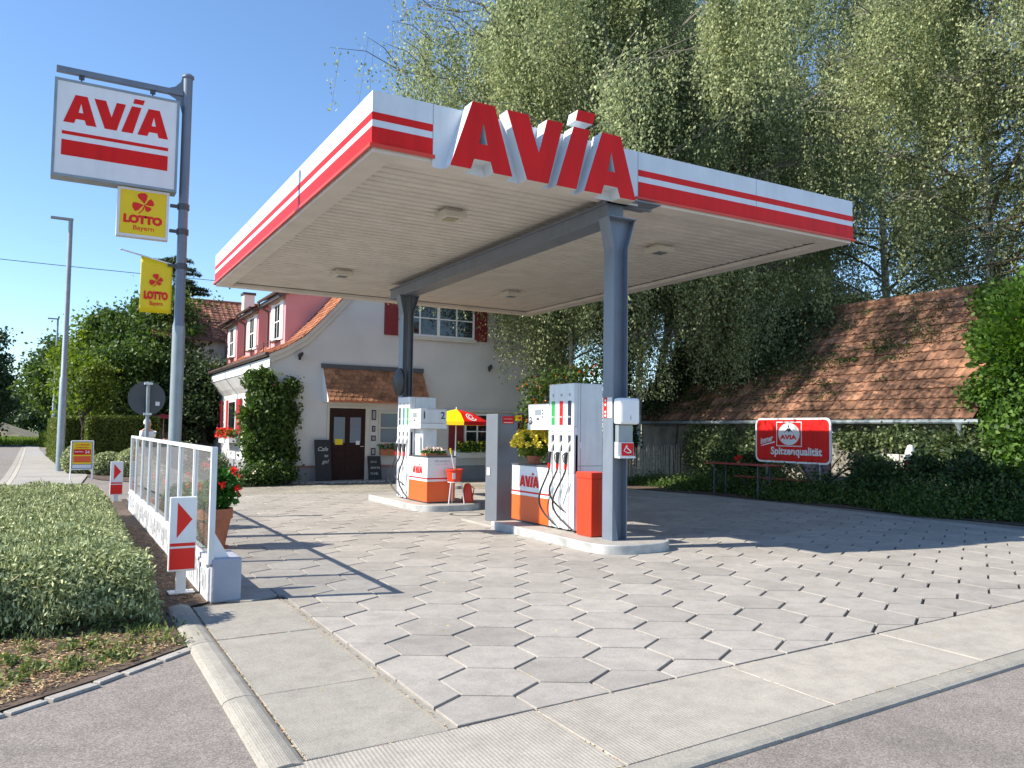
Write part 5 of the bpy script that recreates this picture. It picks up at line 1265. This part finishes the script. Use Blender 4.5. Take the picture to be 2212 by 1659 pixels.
tree('roadside_tree', (-6.6, 70, 0), (-5.9, 70, 4.0), (3.2, 3, 4.1), 190, 170, 1.0, .26, 'leafdk', 'large dark rounded tree at the left edge beside the road', seed=17, trunk_r=.3, group='trees along the road')
for k, (x, y, s) in enumerate(((-2.0, 150, 5), (2, 170, 6), (-9, 170, 6.5), (9, 160, 7))):
    tree('far_tree', (x, y, 0), (x, y, s*.6), (s*.8, s*.6, s*.5), 60, 70, 1.6, .7, 'leafdk', ('leftmost', 'middle left', 'middle right', 'rightmost')[(1, 2, 0, 3)[k]]+' of the four distant trees at the end of the road', seed=30+k, trunk_r=.3, group='distant trees at the end of the road')
# cedar with feathery tips behind the garden tree
t = thing('cedar_tree', (5.1, 43, 0), 'feathery conifer whose tips rise behind the hanging lotto signs', 'tree'); rng = np.random.default_rng(5); P = []; m = MB(); m.tube([(5.1,43,0),(5.0,43,10.1)], [.2,.03], 8)
for k in range(90):
    z = rng.uniform(3, 10.0); a = rng.uniform(0, 6.28); L = (10.6-z)*.33+rng.uniform(.2, .8); d = np.array([math.cos(a), math.sin(a), 0]); b = np.array([5.05, 43, z])
    for s in np.linspace(.15, 1, 16): q = b+d*L*s+np.array([0, 0, .35*math.sin(s*2.2)*L*.4]); P.append(q+rng.normal(size=(26, 3))*np.array([.14, .14, .05])*(1.2-s*.5))
    m.tube([tuple(b), tuple(b+d*L*.5+np.array([0, 0, .12*L])), tuple(b+d*L+np.array([0, 0, .11*L]))], [.03,.018,.006], 4, False)
m.build('trunk', 'darkbark', t); foliage('crown', np.concatenate(P), .13, 'leafdk', t, 0, .3, 6)

# house plants
def climber(name, pts, label, mat, n, size, parent_c, seed, fl=None, nf=0, cat='climbing plant'):
    rng = np.random.default_rng(seed); t = thing(name, parent_c, label, cat); P = []
    for c, R in pts: P.append(blob_points(rng, c, R, int(n*R[0]*R[2]), .4))
    P = np.concatenate(P); P += rng.normal(size=P.shape)*.045; q_ = rng.random(len(P)) < .13; P[q_] += rng.normal(size=(q_.sum(), 3))*.13; foliage('leaves', P, size, mat, t, .15, .7, seed)
    if fl: q = P[rng.choice(len(P), nf)]; q = (q[:, None]+rng.normal(size=(nf, 7, 3))*.03).reshape(-1, 3); foliage('blossoms' if fl != 'berry' else 'berries', q, .06, fl, t, 0, .9, seed)
    m = MB(); b = Vector((parent_c[0], parent_c[1], 0))
    for c, R in pts: m.tube([b, b.lerp(Vector(c), .5)+Vector((0, 0, .1)), c], [.03,.02,.008], 5, False)
    m.build('stems', 'darkbark', t); return t
climber('climbing_rose', [((4.75,23.1,1.9),(.35,.3,.3)),((4.9,23.2,1.1),(.4,.35,.3)),((5.9,23.35,2.75),(.3,.12,.25)),((5.95,23.35,1.9),(.22,.1,.3)),((5.9,23.35,.8),(.25,.12,.3)),((5.25,23.25,.7),(.62,.45,.75)),((5.3,23.2,1.55),(.62,.45,.7)),((5.25,23.3,2.35),(.6,.5,.62)),((5.05,23.5,2.9),(.5,.5,.42)),((5.65,23.3,2.4),(.3,.25,.4)),((5.15,24.2,1.6),(.4,.8,1.3)),((5.7,23.35,1.4),(.25,.2,1.2)),((5.4,22.9,.3),(.7,.4,.35))],
    'big climbing plant covering the left corner of the house', 'leaf', 8200, .11, (5.3, 23.3, 0), 41, 'pinkflower', 14)
climber('shoot_tendrils', [((6.0,23.4,2.9),(.22,.08,.22)),((6.1,23.4,2.2),(.18,.08,.15)),((6.05,23.4,1.2),(.12,.08,.2)),((6.05,23.4,.8),(.15,.08,.2))], 'loose tendrils straying from the climber onto the gable wall', 'leaf', 2600, .08, (5.95, 23.4, 0), 42)
for k, (x, y, h, lab) in enumerate(((3.55, 23.0, .8, 'tall white hollyhocks left of the house garden path'), (4.3, 22.6, .7, 'leafy perennial clump at the foot of the climbing plant'), (4.0, 25.5, .75, 'grey-green shrub below the white window box'), (3.1, 25.0, 1.15, 'leggy pale flowering plants behind the glass fence'))):
    climber('garden_perennial', [((x,y,h*.35),(.5,.4,h*.4)),((x+.3,y+.2,h*.6),(.35,.3,h*.4))], lab, 'ivy' if k % 2 else 'leaf', 5200, .08, (x, y, 0), 50+k, 'whiteflower', 22 if k != 1 else 0, 'garden plant') if k != 1 else climber('garden_perennial', [((x,y,.2),(.9,.4,.3)),((x+.6,y,.3),(.5,.3,.35))], lab, 'leaf', 5200, .08, (x, y, 0), 50, 'whiteflower', 4, 'garden plant')

# ---- birches: trunk, limbs, and curtains of hanging twigs
def birch(base, H, R, label, seed, nlimb=30, nstr=1500, leaf=.075, lean=(0, 0), per_m=17, smax=3.6, tr=.19, crown=None, biased=None, zlow=2.4, mat='birch', s0=.27):
    rng = np.random.default_rng(seed); t = thing('birch_tree', base, label, 'tree', 'birch trees behind the canopy')
    b = np.array(base, float); mt = MB(); tp = []
    for k in range(9):
        s = k/8; tp.append(b+np.array([lean[0]*s+.15*math.sin(s*5+seed), lean[1]*s+.12*math.cos(s*4+seed)-.12, H*s]))
    mt.tube([tuple(p) for p in tp], [tr*(1-.9*k/8)+.015 for k in range(9)], 10)
    mt.build('trunk', 'bark', t, True); lb = MB(); tips = []
    for k in range(nlimb):
        s = s0+(.96-s0)*(k+rng.random())/nlimb; i = min(7, int(s*8)); p = tp[i]+(tp[i+1]-tp[i])*(s*8-i)
        a = rng.uniform(0, 6.283)
        if biased is not None and rng.random() < .45: a = biased+rng.normal()*.7
        L = R*(1-.62*max(0, s-.35)/.65)*rng.uniform(.6, 1.12); d = np.array([math.cos(a), math.sin(a), 0]); up = rng.uniform(.25, .85)*(1.1-s*.4)
        pl = [p+d*L*q+np.array([0, 0, up*L*(1.35*q-.95*q*q)])+rng.normal(size=3)*.08*q for q in np.linspace(0, 1, 8)]
        lb.tube([tuple(q) for q in pl], [tr*.33*(1-s*.5)*(1-.86*q)+.006 for q in np.linspace(0, 1, 8)], 6, False)
        for j in range(2, 8):
            for _ in range(3 if j > 3 else 1):      # side branches
                a2 = a+rng.normal()*.9; L2 = L*rng.uniform(.12, .34); d2 = np.array([math.cos(a2), math.sin(a2), 0])
                e = pl[j]+d2*L2+np.array([0, 0, rng.uniform(-.1, .35)*L2]); mid = (pl[j]+e)/2+np.array([0, 0, .12*L2])
                lb.tube([tuple(pl[j]), tuple(mid), tuple(e)], [.018, .011, .004], 4, False); tips += [(pl[j], e, s)]*2
            tips.append((pl[j-1], pl[j], s))
    lb.build('limbs', 'twigbark', t)
    wt = np.exp(1.1*rng.normal(size=(len(tips)+7)//8)).repeat(8)[:len(tips)]; idx = rng.choice(len(tips), nstr, p=wt/wt.sum()); P = []; tw = MB()
    for q, i in enumerate(idx):
        p0, p1, s = tips[i]; p = p0+(p1-p0)*rng.random(); L = min(rng.uniform(.5, smax)*(1.0 if s > .3 else .8), max(.3, p[2]-zlow)); m = int(L*per_m)
        sw = rng.normal(size=2)*.10; u = np.sort(rng.random(m)); env = .13*(1-.5*u)+.02
        Q = np.column_stack([p[0]+sw[0]*u*L+rng.normal(size=m)*env, p[1]+sw[1]*u*L+rng.normal(size=m)*env, p[2]-u*L]); P.append(Q)
        if q % 3 == 0: tw.tube([tuple(p), (p[0]+sw[0]*L, p[1]+sw[1]*L, p[2]-L)], [.004,.002], 3, False)
    P = np.concatenate(P); P = P[P[:, 2] > zlow-.6]; P = P[~((P[:, 0] > 2.9) & (P[:, 0] < 11.95) & (P[:, 1] > 8.5) & (P[:, 1] < 19.75) & (P[:, 2] < 5.72))]
    A, B = leaf_axes(rng, len(P), leaf, .75, .62)
    link('crown', quads_mesh('crown', P-b, A, B, mat), t); tw.build('hanging_twigs', 'darkbark', t); return t
birch((15.7, 20.8, 0), 20, 8.3, 'nearest birch with white trunk rising right behind the red letters', 101, 68, 10500, .082, (-.5, .2), 24, 3.9, .2, biased=3.0, zlow=3.2)
birch((23.5, 27.0, 0), 21, 6.6, 'tall slim birch beyond the left end of the barn roof', 102, 46, 3600, .095, (.4, 0), 19, 3.6, .17, zlow=4.5)
birch((26.5, 18.6, 0), 20, 6.6, 'birch with white trunk behind the middle of the barn', 103, 46, 3800, .095, (0, .3), 19, 3.6, .18, zlow=4.5)
birch((18.2, 29.5, 0), 20, 6.5, 'birch behind the house gable left of the others', 104, 40, 3600, .10, (0, 0), 18, 3.4, .17, zlow=5)
birch((17.3, 21.6, 0), 13, 5.2, 'short birch whose twigs hang low over the picket fence', 105, 30, 3600, .08, (.2, -.2), 22, 3.6, .13, zlow=2.0, s0=.42)
birch((19.2, 23.6, 0), 17, 6.8, 'leaning birch whose twigs hang over the left half of the barn roof', 106, 44, 5200, .085, (1.0, -2.6), 20, 3.8, .16, zlow=2.6, biased=-1.2, s0=.24)
birch((14.9, 22.3, 0), 9.5, 3.6, 'small birch with drooping twigs in front of the right side of the gable', 109, 24, 1500, .08, (0, -.3), 20, 3.2, .09, zlow=2.6, s0=.4)
birch((27.0, 23.2, 0), 22, 7.4, 'broad birch filling the gap behind the middle of the barn ridge', 107, 46, 3800, .10, (0, 0), 20, 3.8, .17, zlow=5)
birch((25.0, 14.2, 0), 19, 6.2, 'birch just left of the spruce behind the barn', 108, 40, 3600, .09, (0, 0), 20, 3.6, .16, zlow=4.6, biased=3.4)
# spruce at the right edge
t = thing('spruce_tree', (23.6, 11.6, 0), 'dark spruce standing at the right edge behind the vine-covered gable', 'tree'); rng = np.random.default_rng(9); P = []; m = MB(); m.tube([(23.6,11.6,0),(23.6,11.6,19)], [.3,.03], 10)
for k in range(210):
    z = rng.uniform(4.2, 18.8); a = rng.uniform(0, 6.283); L = (19.5-z)*.24+.6+rng.uniform(-.2, .3); d = np.array([math.cos(a), math.sin(a), 0]); b = np.array([23.6, 11.6, z])
    pl = [b+d*L*s+np.array([0, 0, -.28*L*s+.14*L*s*s]) for s in np.linspace(0, 1, 7)]; m.tube([tuple(p) for p in pl], [.035*(1-.8*s)+.004 for s in np.linspace(0, 1, 7)], 4, False)
    for s in range(2, 7):
        q = pl[s]; P.append(q+np.column_stack([rng.normal(size=60)*.16, rng.normal(size=60)*.16, -np.abs(rng.normal(size=60))*.22]))
m.build('trunk', 'darkbark', t); foliage('crown', np.concatenate(P), .12, 'needles', t, .4, .25, 6)
# dark ivy-clad evergreen behind the column
climber('ivy_clad_trunk', [((16.1,20.9,1.2),(.55,.5,1.3)),((16.0,20.9,2.6),(.5,.5,1.2)),((16.0,21,3.9),(.55,.5,1.1)),((15.9,21,5.0),(.6,.5,.9))], 'dark ivy-clad trunk right beside the front column behind the picket fence', 'leafdk', 6200, .11, (16.1, 21, 0), 61, cat='tree')
climber('berry_shrub', [((13.0,20.2,2.1),(1.25,.9,.9)),((13.4,20.3,3.0),(1.0,.8,.7)),((12.3,20.1,2.9),(.6,.5,.35)),((12.1,20,2.3),(.45,.4,.3)),((13.9,20.3,1.5),(1.0,.8,1.0)),((12.9,20.1,1.3),(1.2,.7,.8)),((14.4,20.4,3.2),(.8,.6,.8))],
    'shrub with clusters of orange berries between the terminal and pump 3', 'leaf', 1500, .10, (13.3, 20.4, 0), 62, 'berry', 120, 'shrub')
# vines over the barn gable and front
climber('vine_covered_gable', [((19.6,9.9,3.2),(1.9,1.2,2.2)),((20.8,9.6,4.9),(1.9,1.3,1.2)),((19.0,9.6,1.7),(1.6,1.1,1.5)),((22.3,9.2,4.2),(1.7,1.2,2.6)),((22.2,8.6,2.0),(2.3,1.1,2.1)),((18.6,10.6,2.5),(.7,.5,.5)),((19.6,10.9,3.9),(.8,.6,.55)),((20.5,11.2,5.0),(.8,.7,.6)),((18.3,9.2,1.0),(1.2,1.2,1.1))],
    'mass of bright green vine climbing over the right end of the barn', 'vine', 3300, .12, (20, 9.6, 0), 63)
climber('ivy_on_barn', [((18.0,11.0,1.35),(.35,1.0,.55)),((18.0,12.3,1.55),(.3,.9,.40)),((18.1,13.6,1.5),(.3,.8,.35)),((18.05,17.0,1.1),(.3,.8,.85)),((18.05,18.2,1.0),(.3,.8,.95)),((18.05,19.4,1.1),(.3,.8,.9)),((18.0,16.0,1.3),(.3,.6,.5))],
    'pale ivy hanging along the front wall of the barn under the eave', 'ivy', 9500, .10, (18.2, 15, 0), 64)
for k, (bl, lab, mt) in enumerate((
    ([((16.9,12.0,.45),(.8,.9,.55)),((17.3,12.6,.8),(.5,.6,.4)),((16.6,11.5,.3),(.6,.7,.35)),((17.2,11.2,.9),(.4,.4,.4))], 'loose dark shrub right of the red sign in the barn border', 'leafdk'),
    ([((17.3,9.9,.5),(.9,.9,.6)),((16.8,9.2,.35),(.6,.7,.4)),((17.6,10.5,.9),(.5,.5,.5)),((17.0,10.0,1.0),(.3,.3,.35))], 'loose dark shrub below the barn gutter end', 'leafdk'),
    ([((17.6,8.2,.5),(1.2,.9,.6)),((16.9,7.8,.3),(.8,.8,.35)),((18.2,8.0,1.0),(.8,.7,.5)),((17.1,8.6,.8),(.4,.4,.4))], 'dark shrub at the right edge of the picture', 'leaf'),
    ([((17.2,17.2,.4),(.5,.8,.5)),((17.5,17.8,.9),(.4,.5,.4)),((17.4,16.5,.8),(.4,.4,.4))], 'dark ivy shrub behind the beer table', 'leafdk'))):
    climber('border_shrub', bl, lab, mt, 6500, .10, (bl[0][0][0], bl[0][0][1], 0), 70+k, cat='shrub')
rng = np.random.default_rng(81)
P = []; 
for k in range(900):
    y = rng.uniform(6.6, 20.0); x0 = 15.5+.35*math.sin(y*1.7)+(.9 if y > 17.5 else 0)-.9*max(0, (y-17.5)/2.5)*2; x = x0+abs(rng.normal())*.8; h = (.35 if y > 17.2 else 1)*(.10+.32*min(1, max(0, (x-x0)))*rng.uniform(.5, 1.2))
    P.append(np.column_stack([x+rng.normal(size=60)*.16, y+rng.normal(size=60)*.16, np.abs(rng.normal(size=60))*h]))
o = foliage('ground_cover', np.concatenate(P), .07, 'leaf', None, 0, .6, 5); tag(o, 'low green ground cover along the edge of the paving', 'ground cover', kind='stuff')
P = np.column_stack([rng.uniform(16.4, 17.4, 140), rng.uniform(8.6, 11.4, 140), rng.uniform(.25, .6, 140)]); A = unit(np.column_stack([rng.normal(size=140)*.3, rng.normal(size=140)*.3, np.ones(140)]))*.16; B = unit(np.cross(A, rng.normal(size=(140, 3))))*.006
o = link('dry_stalks', quads_mesh('dry_stalks', P, A, B, 'straw', diamond=False)); tag(o, 'thin dry pale stalks standing in the barn border', 'dry stalks', kind='stuff')
# roadside grass far left
P = np.column_stack([rng.uniform(-12, -.5, 9000), rng.uniform(69, 90, 9000), rng.uniform(0, .35, 9000)]); A = unit(np.column_stack([rng.normal(size=9000)*.4, rng.normal(size=9000)*.4, np.ones(9000)]))*.22; B = unit(np.cross(A, rng.normal(size=(9000, 3))))*.03
o = link('roadside_grass', quads_mesh('roadside_grass', P, A, B, 'leafy')); tag(o, 'tall roadside grass beyond the bend of the street', 'grass', kind='stuff')

# ================================================================== PEOPLE
def person(base, heading, h, label, top, legs, hair, armpose, seed=0):
    t = thing('person', base, label, 'person', rz=heading); k = h/1.78
    V = []; E = []; R = []
    def add(p, r, par=None):
        V.append((p[0]*k, p[1]*k, p[2]*k)); R.append(r*k)
        if par is not None: E.append((par, len(V)-1))
        return len(V)-1
    pel = add((0,0,.95), (.15,.115) if False else .14); ws = add((0,0,1.10), .135, pel); ch = add((0,.0,1.28), .155, ws); nb = add((0,0,1.44), .10, ch); nk = add((.0,0,1.50), .056, nb)
    jaw = add((.03,0,1.58), .070, nk); hd = add((.015,0,1.655), .092, jaw); cr = add((0,0,1.73), .065, hd)
    nose = add((.115,0,1.635), .014, hd)
    for s in (-1, 1):
        add((.0, s*.098, 1.64), .014, hd)
        hp = add((0, s*.09, .90), .105, pel); kn = add((.02, s*.10, .49), .062, hp); an = add((-.02, s*.10, .09), .042, kn); add((.08, s*.11, .045), .036, an)
        sh = add((0, s*.19, 1.41), .062, nb)
        pts = armpose[0 if s < 0 else 1]; el = add(pts[0], .045, sh); wr = add(pts[1], .030, el); pm = add(tuple(Vector(pts[1])+(Vector(pts[1])-Vector(pts[0])).normalized()*.08), .032, wr)
        dv = (Vector(pts[1])-Vector(pts[0])).normalized(); side = dv.cross(Vector((0, s, .2))).normalized(); c0 = Vector(pts[1])+dv*.09
        for f in range(4):
            q = c0+side*(.03-.02*f); L = (.07, .08, .075, .06)[f]; a = add(tuple(q+dv*L*.5), .010, pm); add(tuple(q+dv*L*.9+Vector((0, -s*.025, 0))), .008, a)
        a = add(tuple(Vector(pts[1])+dv*.04+side*.045), .011, wr); add(tuple(Vector(pts[1])+dv*.085+side*.055), .009, a)
    me = bpy.data.meshes.new('body'); me.from_pydata(V, E, []); me.materials.append(MT['skin']); o = bpy.data.objects.new('body', me); COL.objects.link(o); o.parent = t; ORG[o] = ORG[t]
    o.modifiers.new('skin', 'SKIN')
    for i, r in enumerate(R): me.skin_vertices[0].data[i].radius = (r, r)
    me.skin_vertices[0].data[0].use_root = True
    ss = o.modifiers.new('subdivision', 'SUBSURF'); ss.levels = ss.render_levels = 2; o.modifiers['skin'].use_smooth_shade = True
    def garment(nm, chain, mat):
        V2 = []; E2 = []; R2 = []
        for path in chain:
            prev = None
            for (p, r) in path:
                pp = (p[0]*k, p[1]*k, p[2]*k); j = next((i for i, v in enumerate(V2) if (Vector(v)-Vector(pp)).length < 1e-4), None)
                if j is None: V2.append(pp); R2.append(r*k); j = len(V2)-1
                if prev is not None: E2.append((prev, j))
                prev = j
        m2 = bpy.data.meshes.new(nm); m2.from_pydata(V2, E2, []); m2.materials.append(MT[mat]); q = bpy.data.objects.new(nm, m2); COL.objects.link(q); q.parent = t; ORG[q] = ORG[t]
        md = q.modifiers.new('skin', 'SKIN'); md.use_smooth_shade = True
        for i, r in enumerate(R2): m2.skin_vertices[0].data[i].radius = (r, r)
        m2.skin_vertices[0].data[0].use_root = True
        sd = q.modifiers.new('subdivision', 'SUBSURF'); sd.levels = sd.render_levels = 2
    A0, A1 = armpose[0][0], armpose[1][0]; hf = lambda s, e: tuple(Vector((0, s*.19, 1.41)).lerp(Vector(e), .75))
    garment('shirt', [[((0,0,.93),.165),((0,0,1.1),.165),((0,0,1.28),.18),((0,0,1.43),.13)], [((0,0,1.43),.13),((0,-.19,1.41),.085),(hf(-1,A0),.068)], [((0,0,1.43),.13),((0,.19,1.41),.085),(hf(1,A1),.068)]], top)
    garment('trousers', [[((0,0,.98),.16),((0,-.09,.88),.125),((.02,-.10,.49),.085),((-.02,-.10,.10),.07)], [((0,0,.98),.16),((0,.09,.88),.125),((.02,.10,.49),.085),((-.02,.10,.10),.07)]], legs)
    hb = MB(); N = 14
    for i in range(6):
        pass
    hb.lathe([(.0,.078),(.05,.07),(.082,.04),(.098,.0),(.102,-.045),(.09,-.085)][::-1], (-.022*k, 0, 1.705*k), 16)
    vv = hb.v; hb.v = [(x+ORG[t].x, y+ORG[t].y, z+ORG[t].z) for x, y, z in vv]; hb.build('hair', hair, t, True)
    return t
person((2.37, 26.0, 0), math.radians(-48), 1.80, 'white-haired man in a white polo shirt standing behind the glass fence', 'shirt', 'trousers', 'whitehair', (((.02,-.25,1.15),(.16,-.2,.98)), ((.02,.26,1.15),(.14,.22,.96))))
person((3.22, 26.9, 0), math.radians(195), 1.66, 'person in a dark short-sleeved shirt standing half hidden behind the sign pole', 'darkshirt', 'trousers', 'darkhair', (((.02,-.25,1.15),(.22,-.16,1.2)), ((.05,.26,1.15),(.26,.16,1.22))))
# red parasol glimpsed in the cafe garden
t = thing('garden_parasol', (3.55, 33, 0), 'faded red garden parasol glimpsed behind the white-haired man', 'parasol')
MB().lathe([(.5,1.88),(.5,1.89),(.25,2.0),(0,2.05)], (3.55,33,0), 8).build('canopy', 'litred', t); MB().tube([(3.55,33,0),(3.55,33,2.05)], .02, 6).build('pole', 'wood', t)
